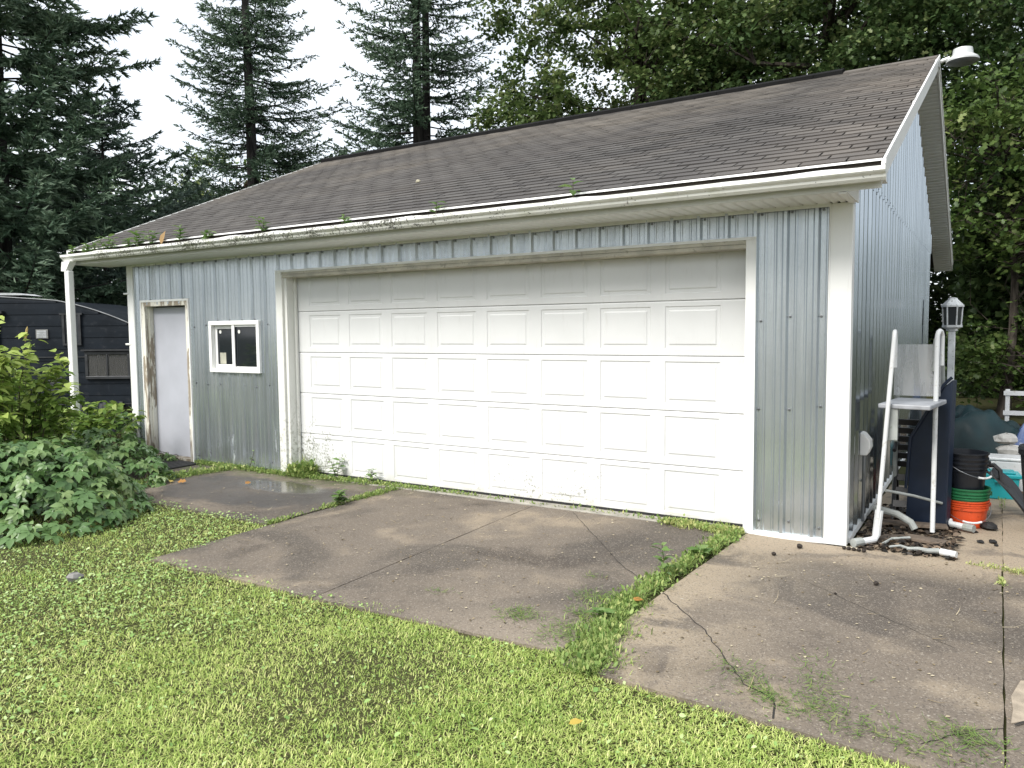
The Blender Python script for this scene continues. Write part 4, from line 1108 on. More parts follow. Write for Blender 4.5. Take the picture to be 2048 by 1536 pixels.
MB().prism([(-9.6, .0, 2.345), (-8.1, .0, 2.335), (-8.25, .0, 2.37), (-9.6, .0, 2.40)], (0, .5, 0)).obj('roof_hatch', PALE, T)
W = MB()
wx0, wx1, wz0, wz1 = -7.13, -6.37, .92, 1.38
for a, b, c, d in ((wx0, wx1, wz0, wz0 + .05), (wx0, wx1, wz1 - .05, wz1), (wx0, wx0 + .05, wz0 + .05, wz1 - .05), (wx1 - .05, wx1, wz0 + .05, wz1 - .05), (-6.775, -6.745, wz0 + .05, wz1 - .05)): W.box(a, b, -.05, -.005, c, d)
W = W.obj('window', CAMT, T, bevel=.006)
m = MB(); n = 60; V = []
for i in range(n + 1):
    xx = wx0 + .05 + (wx1 - wx0 - .1) * i / n; yy = -.016 + .006 * math.sin(i * 1.1) + .003 * math.sin(i * 2.7); V += [(xx, yy, wz0 + .05), (xx, yy, wz1 - .05)]
m.add(V, [(2 * i, 2 * i + 2, 2 * i + 3, 2 * i + 1) for i in range(n)]); m.obj('curtain', plain('drab_curtain', (.075, .068, .052), .8, scale=10), W)
CG = NT('camper_glass'); CG.b.inputs['Transmission Weight'].default_value = .9; CG.set((.5, .5, .5), .08); CG = CG.m
MB().box(wx0 + .05, wx1 - .05, -.036, -.033, wz0 + .05, wz1 - .05).obj('pane', CG, W)
MB().box(wx0 - .04, wx1 + .04, -.09, -.005, wz1 + .012, wz1 + .04).obj('window_awning', CAMT, W)
W2 = MB().box(-7.53, -7.15, -.04, -.005, 2.0, 2.03).box(-7.49, -7.45, -.04, -.005, 1.52, 2.0).box(-7.22, -7.18, -.04, -.005, 1.52, 2.0).box(-7.49, -7.18, -.04, -.005, 1.49, 1.52).obj('small_window', CAMT, T)
MB().box(-7.45, -7.22, -.02, -.014, 1.52, 2.0).obj('pane', LG, W2)
PL = MB().box(-7.94, -7.74, -.026, -.013, 1.61, 1.76).obj('number_plate_holder', plain('weathered_grey_plate', (.22, .22, .21), .6, scale=30, dirt=(.05, .05, .05)), T)
for k in range(4): MB().box(-7.92, -7.76, -.032, -.0262, 1.625 + k * .032, 1.645 + k * .032).obj('bar', PALE, PL)
VN = MB().box(-7.82, -7.52, -.02, -.013, .72, .98).obj('louvre_vent', CAMT, T)
for k in range(6): MB().prism([(-7.8, -.02, .74 + k * .04), (-7.8, -.036, .735 + k * .04), (-7.8, -.02, .762 + k * .04)], (.26, 0, 0)).obj('louvre', CAMP, VN)
for z_ in (1.285, .49): MB().box(x0c + .3, x1c - .4, -.022, -.0125, z_, z_ + .018).obj('rub_rail', CAMT, T)
DR = MB().box(-9.3, -8.56, -.05, -.013, .6, 2.0).obj('door', plain('dull_brown_camper_door', (.05, .042, .04), .6), T, bevel=.01)
MB().box(-9.4, -8.45, -.10, -.013, 2.03, 2.07).obj('rain_rail', CAMT, T); MB().box(-8.62, -8.59, -.075, -.051, 1.2, 1.32).obj('handle', PALE, DR)
MB().lathe([(.12, -.09), (.30, -.09), (.33, -.06), (.33, .06), (.30, .09), (.12, .09)], 22).obj('wheel', RUBBER, T, (-8.2, .15, .33), (PI / 2, 0, 0))
MB().box(-7.1, -7.0, .4, .5, 0, .46).box(-10.5, -10.4, .4, .5, 0, .46).obj('jack_stand', CAMT, T)
MB().tube([(-5.0, 1.05, .42), (-3.9, 1.05, .42)], .05, 8).obj('drawbar', CAMT, T)

# dark boards leaning on the camper
for k, (u0, u1_, h_, tilt, lab) in enumerate(((-7.25, -6.85, .52, .14, 'left of two dark boards leaning on the camper under its window'), (-6.84, -6.52, .55, .20, 'right of two dark boards leaning on the camper under its window'))):
    T = thing('leaning_board', lab, 'board', (0, 0, 0), 0, 'boards against the camper')
    px = np.array([-.07, 4.84]) + np.array([.8486, .5286]) * (u0 + u1_) / 2 + np.array([.5286, -.8486]) * .16
    T.location = (px[0], px[1], -.03); T.rotation_euler = (-.18, 0, ANG + (.04 if k else -.02))
    w_ = (u1_ - u0); b = MB().box(-w_ / 2, w_ / 2, 0, .03, 0, h_).obj('panel', CAMP, T, bevel=.004)
    MB().box(-w_ / 2, -w_ / 2 + .05, -.012, -.001, 0, h_).box(w_ / 2 - .05, w_ / 2, -.012, -.001, 0, h_).obj('batten', CAMT, T)

# ------------------------------------------------------------------ shrubs at the left
SHL = foliage('shrub_leaf', (.06, .13, .028), (.17, .27, .055), (.42, .50, .13), .35, .42)
CRL = foliage('creeper_leaf', (.040, .10, .032), (.11, .20, .062), (.29, .38, .15), .25, .38, spec=.45)
STEM = plain('green_brown_stem', (.07, .06, .03), .8)
def variants_of(TV, TF, mat, name, tints, bendv=0):
    out = []
    for i, t in enumerate(tints):
        V = np.array(TV, float); V[:, 2] += -(.10 + .05 * i) * V[:, 0] ** 2 + .03 * math.sin(i)
        out.append(np_mesh(name, V, np.array(TF), np.full(len(TF), t))); out[-1].materials.append(mat)
    return out
def put_leaves(T, P, A, N, S, tint, TV, TF, mat, limit=300):
    o = np.array(T.location); d = np.linalg.norm(P + o - CAM, axis=1); u, v, z = project(P + o)
    d = d - S * 8 + ((u < -20) * 50)
    order = np.argsort(d); one = order[:limit]; rest_ = order[limit:]
    tl = (.2, .35, .5, .65, .85); vs_ = variants_of(TV, TF, mat, 'leaf', tl)
    A = nrm(A); B = nrm(np.cross(N, A)); N = np.cross(A, B)
    for i in one:
        me = vs_[int(np.argmin([abs(tint[i] - t) for t in tl]))]
        ob = bpy.data.objects.new('leaf', me); COL.objects.link(ob); ob.parent = T
        Mx = Matrix.Identity(4)
        for r_ in range(3):
            Mx[r_][0] = A[i][r_] * S[i]; Mx[r_][1] = B[i][r_] * S[i]; Mx[r_][2] = N[i][r_] * S[i]; Mx[r_][3] = P[i][r_]
        ob.matrix_local = Mx
    if len(rest_):
        TV2 = np.array(TV, float); TV2[:, 2] += -.16 * TV2[:, 0] ** 2
        a = Acc(); a.add(scatter(TV2, TF, P[rest_], A[rest_], N[rest_], S[rest_], tint[rest_])); setp(a.obj('leaves', mat, T), kind='stuff')
# compound five-fingered leaf
def compound():
    V = []; F = []
    for a, l in ((0, 1), (.80, .9), (-.80, .9), (1.75, .68), (-1.75, .68)):
        n = len(V); c, s = math.cos(a), math.sin(a)
        for x, y, z in LEAF6[0]:
            x, y = x * l * .82 + .10, y * l * .78; V.append((x * c - y * s, x * s + y * c, z * .8 - .10 * x * x))
        F += [tuple(i + n for i in f) for f in LEAF6[1]]
    return V, F
COMP = compound()
def shrub(label, x, y, stems, h, R, seed, leaf, n_leaf, mat, name='shrub', tmpl=LEAF6, arch=.5, zmin=.12, topl=.25, squash=1.0, group=None):
    r = np.random.default_rng(seed); T = thing(name, label, 'shrub', (x, y, -.03), 0, group)
    m = MB(); Pl = []; Al = []; tl = []; Nl = []
    for k in range(stems):
        az = r.uniform(0, 2 * PI); rr = R * math.sqrt(r.random()); b = np.array([math.cos(az), math.sin(az), 0]) * rr * .45
        hh = h * r.uniform(.6, 1.05) * (1 - .35 * (rr / R) ** 2); e = np.array([math.cos(az) * rr, math.sin(az) * rr * squash, hh])
        mid = (b + e) / 2 + np.array([0, 0, hh * arch * .35]) - .15 * (e - b) * np.array([1, 1, 0])
        c = [b, mid * .6 + b * .4, mid, mid * .45 + e * .55 + np.array([0, 0, .03]), e]
        m.tube(c, [.009, .008, .006, .004, .002], 4, cap=False)
        q = int(n_leaf / stems)
        t = r.random(q) ** .7; cc = np.array(c); ii = np.minimum((t * 4).astype(int), 3); f = t * 4 - ii
        p = cc[ii] * (1 - f)[:, None] + cc[ii + 1] * f[:, None]; p = p + r.normal(0, .045, p.shape)
        a = r.uniform(0, 2 * PI, q); Pl.append(p); Al.append(np.stack([np.cos(a), np.sin(a), r.uniform(-.7, .1, q)], 1) + .35 * nrm(e - b)); tl.append(np.clip(.25 + .3 * t + r.normal(0, .14, q) + topl * (p[:, 2] / h) ** 2, 0, 1))
    P = np.concatenate(Pl); A = np.concatenate(Al); t = np.concatenate(tl)
    k = P[:, 2] > zmin; P, A, t = P[k], A[k], t[k]; n = len(P)
    N = np.stack([r.normal(0, .4, n), r.normal(0, .4, n), np.ones(n)], 1)
    m.obj('stems', STEM, T)
    put_leaves(T, P, A, N, leaf * r.uniform(.65, 1.2, n), t, *tmpl, mat)
    return T
shrub('tall yellow-green leafy shrub at the left edge in front of the camper', -2.25, -2.1, 40, 1.80, .85, 41, .125, 2300, SHL, topl=.45)
shrub('darker middling shrub between the tall shrub and the white downspout', -2.9, -.95, 26, 1.0, .85, 42, .115, 1300, SHL, topl=.1)
shrub('low leafy shrub with hanging leaves at the left edge below the tall one', -1.25, -2.75, 26, .85, .85, 43, .12, 1300, CRL, topl=.1)
def mound(label, poly_fn, x0, x1, y0, y1, hfn, n, leaf, seed, name='creeper'):
    r = np.random.default_rng(seed); cx, cy = (x0 + x1) / 2, (y0 + y1) / 2
    T = thing(name, label, 'creeper', (cx, cy, -.03))
    x = r.uniform(x0, x1, n); y = r.uniform(y0, y1, n); H = hfn(x, y); k = H > .03; x, y, H = x[k], y[k], H[k]; m = len(x)
    z = H * (1 - .75 * r.random(m) ** 2.2)
    e = .03; gx_ = (hfn(x + e, y) - hfn(x - e, y)) / (2 * e); gy_ = (hfn(x, y + e) - hfn(x, y - e)) / (2 * e)
    dn = np.stack([-gx_, -gy_, np.full(m, .0)], 1); dn = dn / np.maximum(1, np.linalg.norm(dn, axis=1, keepdims=True))
    az = r.uniform(0, 2 * PI, m)
    A = np.stack([np.cos(az), np.sin(az), r.uniform(-.45, .1, m)], 1) + dn * 1.1 + np.array([.25, -.5, -.1])
    N = np.stack([r.normal(0, .3, m), r.normal(0, .3, m), np.ones(m)], 1) + dn * .9
    P = np.stack([x - cx, y - cy, z + .02], 1)
    mb = MB()
    for i in r.choice(m, min(m, 160), replace=False):
        b = np.array([P[i][0] + r.normal(0, .12), P[i][1] + r.normal(0, .12), 0]); mb.tube([b, (b + P[i]) / 2 + r.normal(0, .03, 3), P[i]], [.005, .004, .002], 3, cap=False)
    mb.obj('stems', STEM, T)
    put_leaves(T, P, A, N, leaf * r.uniform(.6, 1.2, m), np.clip(.40 + r.normal(0, .17, m) + .25 * (z / np.maximum(H, .05) - .6), 0, 1), *COMP, CRL)
    return T
def hm(x, y):
    dx = (x + .75) / 1.30; dy = (y + 2.5) / 1.0; q = np.sqrt(dx * dx + dy * dy + .5 * dx * dy)
    return np.clip(.62 * (1 - q ** 2.6) + .10 * pnoise(x, y, 4, 9) * (q < 1), 0, .9)
mound('mounded dark green five-fingered creeper spilling onto the lawn at the left', None, -2.2, .8, -3.7, -1.3, hm, 1700, .13, 51)
def hm2(x, y):
    dx = (x + 1.9) / 1.15; dy = (y + 1.2) / .6; q = np.sqrt(dx * dx + dy * dy); return np.clip(.55 * (1 - q ** 2.2) + .08 * pnoise(x, y, 5, 10) * (q < 1), 0, .8)
mound('creeper covering the edge of the small slab before the entry door', None, -3.1, -.7, -1.9, -.55, hm2, 700, .115, 52)
def hm3(x, y):
    dx = (x + 3.18) / .42; dy = (y + .12) / .36; q = np.sqrt(dx * dx + dy * dy); return np.clip(.62 * (1 - q ** 2.0) , 0, .62)
mound('vine climbing round the white corner left of the entry door', None, -3.65, -2.7, -.5, .3, hm3, 190, .11, 53, 'vine')
def hm4(x, y):
    dx = (x + 2.45) / .45; dy = (y + .12) / .13; q = np.sqrt(dx * dx + dy * dy); return np.clip(.15 * (1 - q ** 2.0), 0, .2)
mound('low creeping weed at the sill of the grey entry door', None, -2.9, -1.95, -.26, .02, hm4, 150, .06, 54, 'weed')
# dry seed stalk sticking out of the shrub
T = thing('seed_stalk', 'thin dry stalk with a tan seed head standing above the left shrub', 'stalk', (-2.35, -1.75, -.03))
MB().tube([(0, 0, 0), (.02, 0, 1.0), (.05, .01, 1.62)], [.005, .004, .003], 5).obj('stem', STEM, T)
MB().tube([(.05, .01, 1.60), (.065, .013, 1.66), (.085, .016, 1.73), (.095, .018, 1.76)], [.005, .013, .012, .003], 7).obj('seed_head', plain('tan_seed_head', (.42, .31, .12), .8), T, smooth=True)

# ------------------------------------------------------------------ mat before the entry door
m = MB(); m.box(-2.62, -1.62, -.58, -.06, -.004, .010)
T = setp(m.obj('door_mat', RUBBER, bevel=.004), 'worn black rubber mat before the grey entry door', 'mat')
mm = MB()
for k in range(11): mm.box(-2.59 + .09 * k, -2.55 + .09 * k, -.56, -.08, .0102, .014)
mm.obj('ribs', RUBBER, T)

# ------------------------------------------------------------------ pipe frame and the clutter at the side wall
PVC = plain('white_pvc', (.62, .63, .63), .35, var=.06, dirt=(.45, .44, .4), scale=8)
PVCG = plain('dirty_pvc', (.30, .315, .30), .5, dirt=(.2, .22, .17), scale=9)
T = thing('pipe_frame', 'white plastic pipe frame with bent tops and a shelf standing beside the side wall', 'pipe frame', (0, 0, 0))
def upr(b, top, hook, r_, mat, feet=None):
    b = Vector(b); t = Vector(top); h = Vector(hook)
    pts = [b, b * .5 + t * .5, t] + [t + h * (.5 - .5 * math.cos(PI * k / 6)) + Vector((0, 0, .055 * math.sin(PI * k / 6))) for k in range(1, 7)] + [t + h - Vector((0, 0, .22))]
    return MB().tube(pts, r_, 10).obj('upright', mat, T, smooth=True)
upr((6.10, .22, .03), (6.185, .28, 1.55), (.0, .09, 0), .016, PVC)
upr((6.455, .62, .03), (6.445, .74, 1.55), (.03, .08, 0), .018, PVC)
upr((6.12, 1.22, .02), (6.13, 1.2, 1.05), (0, -.02, 0), .018, PVCG)
upr((6.535, 1.02, .04), (6.465, .98, 1.50), (-.04, -.1, 0), .018, PVCG)
for P, r_, mt in (([(6.10, .22, .05), (6.09, .17, .028), (6.04, .1, .026), (5.985, .02, .026)], .026, PVC), ([(6.02, .065, .027), (5.97, -.0, .026)], .033, PVCG), ([(6.115, .25, .24), (6.10, .23, .05)], .03, PVC),
               ([(6.555, 1.02, .05), (6.57, .99, .028), (6.68, .93, .028), (6.72, .91, .028)], .025, PVC), ([(6.66, .94, .028), (6.73, .905, .028)], .031, PVCG), ([(6.02, .75, .15), (6.2, .68, .13), (6.3, .66, .08), (6.33, .65, .03)], .028, PVCG),
               ([(6.12, .6, .33), (6.3, .8, .27), (6.5, .95, .2)], .012, PVCG)):
    MB().tube(P, r_, 10).obj('pipe', mt, T, smooth=True)
SHF = plain('grey_white_shelf_plastic', (.30, .31, .33), .5)
MB().box(-.0, .36, -.32, .32, 0, .035).obj('shelf', SHF, T, (6.12, .62, 1.02), (0, 0, -.12), bevel=.008)
MB().box(6.14, 6.22, .3, .36, .78, 1.02).obj('bracket', PVCG, T)
MILK = NT('milky_plastic_sheet'); MILK.set(MILK.mix(MILK.rng(MILK.noise(1, 4, MILK.mapping(MILK.pos, (14, 14, 2))), .35, .7), (.55, .56, .57), (.78, .78, .78)), .45)
tb = MILK.n('ShaderNodeBsdfTransparent'); ms = MILK.n('ShaderNodeMixShader'); ms.inputs[0].default_value = .68
MILK.t.links.new(MILK.b.outputs[0], ms.inputs[1]); MILK.t.links.new(tb.outputs[0], ms.inputs[2]); MILK.t.links.new(ms.outputs[0], MILK.out.inputs[0])
MB().box(-.17, .17, -.004, .004, 0, .42).obj('back_panel', MILK.m, T, (6.30, .90, 1.076), (0, 0, -.05))
NAVY = plain('navy_plastic', (.008, .016, .035), .4, scale=3)
T = thing('navy_board', 'dark navy panel with a slanting top between the white pipes', 'board', (6.43, 1.0, -.01))
MB().prism([(-.20, 0, 0), (.10, -.05, 0), (.12, -.05, 1.22), (.06, -.04, 1.16), (-.17, 0, .72)], (.03, .06, 0)).obj('panel', NAVY, T, bevel=.006)
MB().tube([(.115, -.06, 1.24), (.06, -.05, 1.18), (-.175, -.01, .73), (-.2, -.01, .3)], .012, 8).obj('edge_piping', NAVY, T, smooth=True)
T = thing('lawn_chair', 'folded black metal garden chair behind the white pipe frame', 'chair', (6.27, 1.25, -.01))
for sx in (-.14, .14):
    MB().tube([(sx, .22, 0), (sx, .05, .45), (sx, -.08, .86), (sx, -.05, .92)], .014, 8).obj('leg', BLACKM, T, smooth=True)
    MB().tube([(sx, -.25, 0), (sx, .0, .42), (sx, .16, .78)], .014, 8).obj('leg', BLACKM, T, smooth=True)
    MB().tube([(sx, -.18, .60), (sx + .0, -.02, .66), (sx, .12, .62)], .016, 8).obj('armrest', BLACKM, T, smooth=True)
for k in range(6): MB().box(-.14, .14, -.015, .0, 0, .05).obj('slat', BLACKM, T, (0, .02 - .018 * k, .44 + .075 * k), (.25, 0, 0))
for k in range(3): MB().box(-.14, .14, -.01, .0, 0, .06).obj('slat', BLACKM, T, (0, -.2 + .08 * k, .12 + .1 * k), (-.6, 0, 0))

# nested buckets
def bucket(name, label, mat, x, y, z, h, r0, r1, handle=None, ridges=(0.74, .82, .9), grp='nested buckets'):
    T = thing(name, label, 'bucket', (x, y, z), 0, grp)
    prof = [(r0 * .2, 0), (r0, .0)]
    ks = [0, .68] + list(ridges) + [1]
    for t in ks[1:-1]:
        rr = r0 + (r1 - r0) * t; prof += [(rr, h * t - .008), (rr + .008, h * t - .006), (rr + .008, h * t + .006), (rr, h * t + .008)]
    prof += [(r1, h - .012), (r1 + .008, h - .010), (r1 + .008, h), (r1 - .004, h), (r0 - .01, .03), (r0 * .2, .025)]
    MB().lathe(prof, 32).obj('bucket_body', mat, T, smooth=True)
    for a in (.35, PI + .35): MB().box(-.014, .014, -.02, .02, -.018, .018).obj('lug', mat, T, ((r1 + .008) * math.cos(a), (r1 + .008) * math.sin(a), h * .8), (0, 0, a), bevel=.003)
    if handle:
        a0, drop = handle; pts = []
        for k in range(17):
            q = PI * k / 16; px, py = (r1 + .016) * math.cos(q), -(r1 + .03) * math.sin(q)
            pts.append((px * math.cos(a0) - py * math.sin(a0), px * math.sin(a0) + py * math.cos(a0), h * .8 - drop * math.sin(q)))
        MB().tube(pts, .003, 6).obj('wire_handle', SCREWM, T); MB().tube(pts[6:11], .009, 8).obj('grip', PVC, T)
    return T
plain_b = lambda n, c: plain(n, c, .38, var=.08, dirt=tuple(v * .5 for v in c))
bucket('bucket', 'orange bucket at the bottom of the nested stack', plain_b('orange_bucket_plastic', (.62, .075, .018)), 6.66, 1.22, -.012, .22, .145, .165, (.3, .12), (.72, .80, .88))
bucket('bucket', 'green bucket nested between the orange and the black one', plain_b('green_bucket_plastic', (.018, .14, .055)), 6.66, 1.22, .05, .26, .138, .172, None, (.76, .86))
bucket('bucket', 'black bucket standing at the top of the nested stack', plain_b('black_bucket_plastic', (.010, .012, .017)), 6.65, 1.22, .14, .46, .125, .165, (.9, .1))
# teal box and white box
TEAL = plain('teal_plastic', (.015, .30, .33), .35, var=.06)
T = thing('storage_box', 'teal plastic storage box with a lid behind the buckets', 'storage box', (6.90, 2.55, -.012), .1)
MB().prism([(-.15, -.11, 0), (.15, -.11, 0), (.15, .11, 0), (-.15, .11, 0)], (0, 0, .0001))
m = MB(); m.add([(-.14, -.10, 0), (.14, -.10, 0), (.14, .10, 0), (-.14, .10, 0), (-.16, -.12, .22), (.16, -.12, .22), (.16, .12, .22), (-.16, .12, .22)], [(3, 2, 1, 0), (4, 5, 6, 7), (0, 1, 5, 4), (1, 2, 6, 5), (2, 3, 7, 6), (3, 0, 4, 7)]); m.obj('box_body', TEAL, T, bevel=.012)
MB().box(-.175, .175, -.135, .135, .21, .245).box(-.13, .13, -.09, .09, .2455, .265).obj('lid', TEAL, T, bevel=.008); MB().box(-.05, .05, -.15, -.136, .17, .235).obj('latch', TEAL, T, bevel=.004)
T = thing('storage_box', 'white plastic crate standing behind the teal box', 'crate', (6.97, 2.93, -.02), .05)
m = MB(); m.add([(-.17, -.12, 0), (.17, -.12, 0), (.17, .12, 0), (-.17, .12, 0), (-.2, -.14, .33), (.2, -.14, .33), (.2, .14, .33), (-.2, .14, .33)], [(3, 2, 1, 0), (4, 5, 6, 7), (0, 1, 5, 4), (1, 2, 6, 5), (2, 3, 7, 6), (3, 0, 4, 7)]); m.obj('crate_body', PVC, T, bevel=.014)
MB().box(-.21, .21, -.15, .15, .331, .36).obj('lid', PVC, T, bevel=.01)
# black scoop
T = thing('scoop_shovel', 'black plastic scoop with a curled grip leaning across the teal box', 'shovel', (6.93, 1.78, -.01), -.45)
m = MB(); V = []; n = 12
for i in range(n + 1):
    t = i / n; cx = -.12 + .34 * t; cz = .36 - .345 * t + .05 * math.sin(PI * t); hw = .03 + .075 * math.sin(PI * min(1, .15 + .8 * t)) ** 1.2
    V += [(cx, -hw, cz + .03), (cx, -hw * .5, cz), (cx, hw * .5, cz), (cx, hw, cz + .03)]
m.add(V, [(i * 4 + k, (i + 1) * 4 + k, (i + 1) * 4 + k + 1, i * 4 + k + 1) for i in range(n) for k in range(3)])
o = m.obj('blade', BLACKM, T); q = o.modifiers.new('thick', 'SOLIDIFY'); q.thickness = .012
MB().tube([(-.22, 0, .36), (-.17, 0, .41), (-.08, 0, .42), (-.03, 0, .38), (-.02, 0, .30), (.03, 0, .24)], .02, 8).obj('handle', BLACKM, T, smooth=True)
# black bin cut by the frame
T = thing('bin', 'tall black bin cut off by the right edge of the frame', 'bin', (7.25, 1.25, -.01))
MB().lathe([(.16, 0), (.17, .02), (.22, .62), (.235, .62), (.235, .66), (.20, .66)], 24).obj('bin_body', BLACKM, T, smooth=True)
MB().lathe([(.01, .74), (.12, .73), (.23, .685), (.24, .662)], 24).obj('lid', BLACKM, T, smooth=True)
# tarp-covered pile with pale stones, white rail behind
def heap(name, label, cat, cx, cy, pts, mat, seed, zf, grid=64, rx=1, ry=1):
    r = np.random.default_rng(seed); V = []; g = np.linspace(-1, 1, grid)
    for b in g:
        for a in g:
            q = max(abs(a), abs(b)) ** 7; z = zf(a, b) * (1 - q) + (.10 * float(pnoise(np.array([a * 2.0]), np.array([b * 2.0]), 3.0, seed)[0]) + .03 * math.sin(7 * a + 4 * b + 3 * math.sin(4 * b)) + .02 * math.sin(17 * b - 9 * a + 2 * math.sin(6 * a))) * (1 - q); V.append((a * rx, b * ry, max(-.02, z)))
    F = [(j * grid + i, j * grid + i + 1, (j + 1) * grid + i + 1, (j + 1) * grid + i) for j in range(grid - 1) for i in range(grid - 1)]
    o = MB().add(V, F).obj(name, mat, None, (cx, cy, -.02), smooth=True); return setp(o, label, cat)
TARP = plain('dark_teal_tarp', (.012, .032, .036), .5, var=.4, scale=3)
TARP.node_tree.nodes['Principled BSDF'].inputs['Specular IOR Level'].default_value = .25
TARPB = plain('blue_tarp', (.055, .10, .25), .4, var=.3, scale=3, dirt=(.4, .42, .45))
heap('tarp', 'dark teal tarpaulin over a heap behind the buckets', 'tarp', 6.75, 5.5, None, TARP, 61, lambda a, b: .46 + .10 * math.cos(3 * a + .8) - .12 * a * a - .05 * b, rx=.72, ry=.8)
heap('tarp', 'blue tarpaulin over a low pile by the right edge', 'tarp', 7.75, 5.2, None, TARPB, 62, lambda a, b: .55 - .12 * b + .06 * math.cos(4 * a - b), rx=.75, ry=.6)
STONE = plain('pale_stone', (.46, .45, .42), .8, scale=7, dirt=(.22, .21, .19))
def rock(name, label, x, y, z, s, seed, mat, grp=None, cat='stone'):
    r = np.random.default_rng(seed); V = []; n, m_ = 9, 6
    prof = [(math.sin(PI * (j + .02) / (m_ - .96)), math.cos(PI * (j + .02) / (m_ - .96))) for j in range(m_)]
    for rr, zz in prof:
        for k in range(n):
            q = 2 * PI * k / n; f = 1 + r.normal(0, .10); V.append((s[0] * rr * f * math.cos(q), s[1] * rr * f * math.sin(q), s[2] * (zz + 1) * .5 * (1 + r.normal(0, .05))))
    F = [(i * n + k, (i + 1) * n + k, (i + 1) * n + (k + 1) % n, i * n + (k + 1) % n) for i in range(m_ - 1) for k in range(n)] + [tuple(range(n))[::-1], tuple(range((m_ - 1) * n, m_ * n))]
    o = MB().add(V, F).obj(name, mat, None, (x, y, z), (0, 0, r.uniform(0, 6)), smooth=False); return setp(o, label, cat, grp)
for i, (x, y, z, s, lab) in enumerate(((7.00, 4.2, -.03, (.17, .13, .17), 'pale stone at the bottom of the little pile below the blue tarpaulin'), (7.02, 4.32, .13, (.15, .12, .15), 'pale stone in the middle of the little pile below the blue tarpaulin'), (6.98, 4.4, .27, (.17, .12, .13), 'flat pale stone topping the little pile below the blue tarpaulin'))):
    rock('stone', lab, x, y, z, s, 70 + i, STONE, 'stones piled below the blue tarpaulin')
T = thing('white_rail', 'low white rail at the far right behind the tarpaulins', 'rail', (7.9, 6.4, -.02), .1)
for xx in (-.9, 0, .9): MB().box(xx - .025, xx + .025, -.025, .025, 0, .80).obj('post', PVC, T)
for zz in (.45, .72): MB().box(-.95, .95, -.04, -.026, zz, zz + .06).obj('rail', PVC, T)
# leaf litter and dirt on the ground by the wood
a = Acc(); k = 5000; P = np.stack([rng.uniform(6.9, 9.5, k), rng.uniform(2.5, 9, k), rng.uniform(-.02, .03, k)], 1); az = rng.uniform(0, 2 * PI, k)
a.add(scatter(*LEAF6, P, np.stack([np.cos(az), np.sin(az), rng.normal(0, .25, k)], 1), np.array([[0, 0, 1.]]) + rng.normal(0, .4, (k, 3)), rng.uniform(.06, .13, k), rng.random(k)))
setp(a.obj('fallen_leaves', foliage('brown_dead_leaf', (.06, .035, .02), (.16, .09, .05), (.32, .2, .12), .1, .8)), 'brown fallen leaves covering the ground right of the boxes', 'leaves', kind='stuff')
# planks, bits and a hose along the crack
OLDW = plain('weathered_brown_wood', (.13, .10, .075), .85, scale=5, dirt=(.05, .04, .03))
for i, (x, y, rz, l, w_, lab) in enumerate(((6.22, .42, .35, .36, .14, 'short brown plank lying between the front feet of the pipe frame'), (6.42, .42, -.25, .28, .13, 'light brown plank lying just right of the front upright foot'), (6.30, .85, .15, .5, .12, 'dark plank lying under the shelf of the pipe frame'), (6.25, 1.05, -.1, .55, .1, 'dark plank lying farthest back under the pipe frame'))):
    o = MB().box(-l / 2, l / 2, -w_ / 2, w_ / 2, 0, .022).obj('plank', OLDW, None, (x, y, -.011 + .012 * i), (0, .0, rz), bevel=.003); setp(o, lab, 'plank', 'planks on the ground by the side wall')
T = thing('drain_hose', 'crumpled white hose with a pale pipe end lying along the crack by the corner', 'hose', (0, 0, 0))
pts = [(6.21, .05, .02), (6.28, .10, .025), (6.33, .06, .02), (6.40, .085, .022), (6.46, .05, .025), (6.53, .07, .03)]
MB().tube(pts, [.008, .009, .013, .015, .018, .020], 8).obj('hose', PVCG, T, smooth=True)
MB().tube([(6.54, .066, .026), (6.64, .03, .026)], .025, 12).obj('pipe_end', PVC, T, smooth=True)
MB().tube([(6.16, .12, .02), (6.2, .3, .02), (6.32, .36, .03)], .010, 7).obj('branch_hose', PVCG, T, smooth=True)
a = Acc(); k = 1500; P = np.stack([rng.uniform(5.97, 6.62, k), rng.uniform(.0, 1.6, k), rng.uniform(-.008, .012, k)], 1); az = rng.uniform(0, 2 * PI, k)
a.add(scatter(*LEAF6, P, np.stack([np.cos(az), np.sin(az), rng.normal(0, .25, k)], 1), np.array([[0, 0, 1.]]) + rng.normal(0, .4, (k, 3)), rng.uniform(.02, .075, k), rng.random(k) ** 2))
setp(a.obj('wet_leaves', foliage('wet_dark_leaf', (.012, .010, .008), (.045, .033, .024), (.22, .16, .11), .05, .5)), 'dark wet leaves and scraps under the pipe frame', 'leaves', kind='stuff')
# black lumps
LUMP = plain('black_lump', (.010, .010, .010), .8)
for i, (x, y, s, lab) in enumerate(((6.83, 1.12, .075, 'largest black lump beside the orange bucket'), (6.77, 1.16, .05, 'black lump tucked against the orange bucket'), (6.86, .66, .035, 'black lump in the open on the side slab'), (6.78, .62, .03, 'small black lump left of the open one on the side slab'), (6.88, .58, .02, 'tiny black lump at the front of the side slab'), (6.74, .95, .022, 'small black lump before the pipe end'))):
    rock('charcoal_lump', lab, x, y, -.012, (s, s * .8, s * .8), 80 + i, LUMP, 'black lumps on the side slab', 'lump')
NUT = plain('dark_walnut_husk', (.022, .015, .010), .8)
def nut(x, y, lab, s=.018, z=.004, grp='black walnuts on the concrete'): return rock('walnut', lab, x, y, z, (s, s, s * 1.6), int(abs(x * 1000 + y * 77)), NUT, grp, 'walnut')
nut(5.64, -.27, 'double dark walnut under the metal panel right of the big door', .022)
nut(5.52, -.55, 'lone dark walnut in front of the galvanised panel', .017)
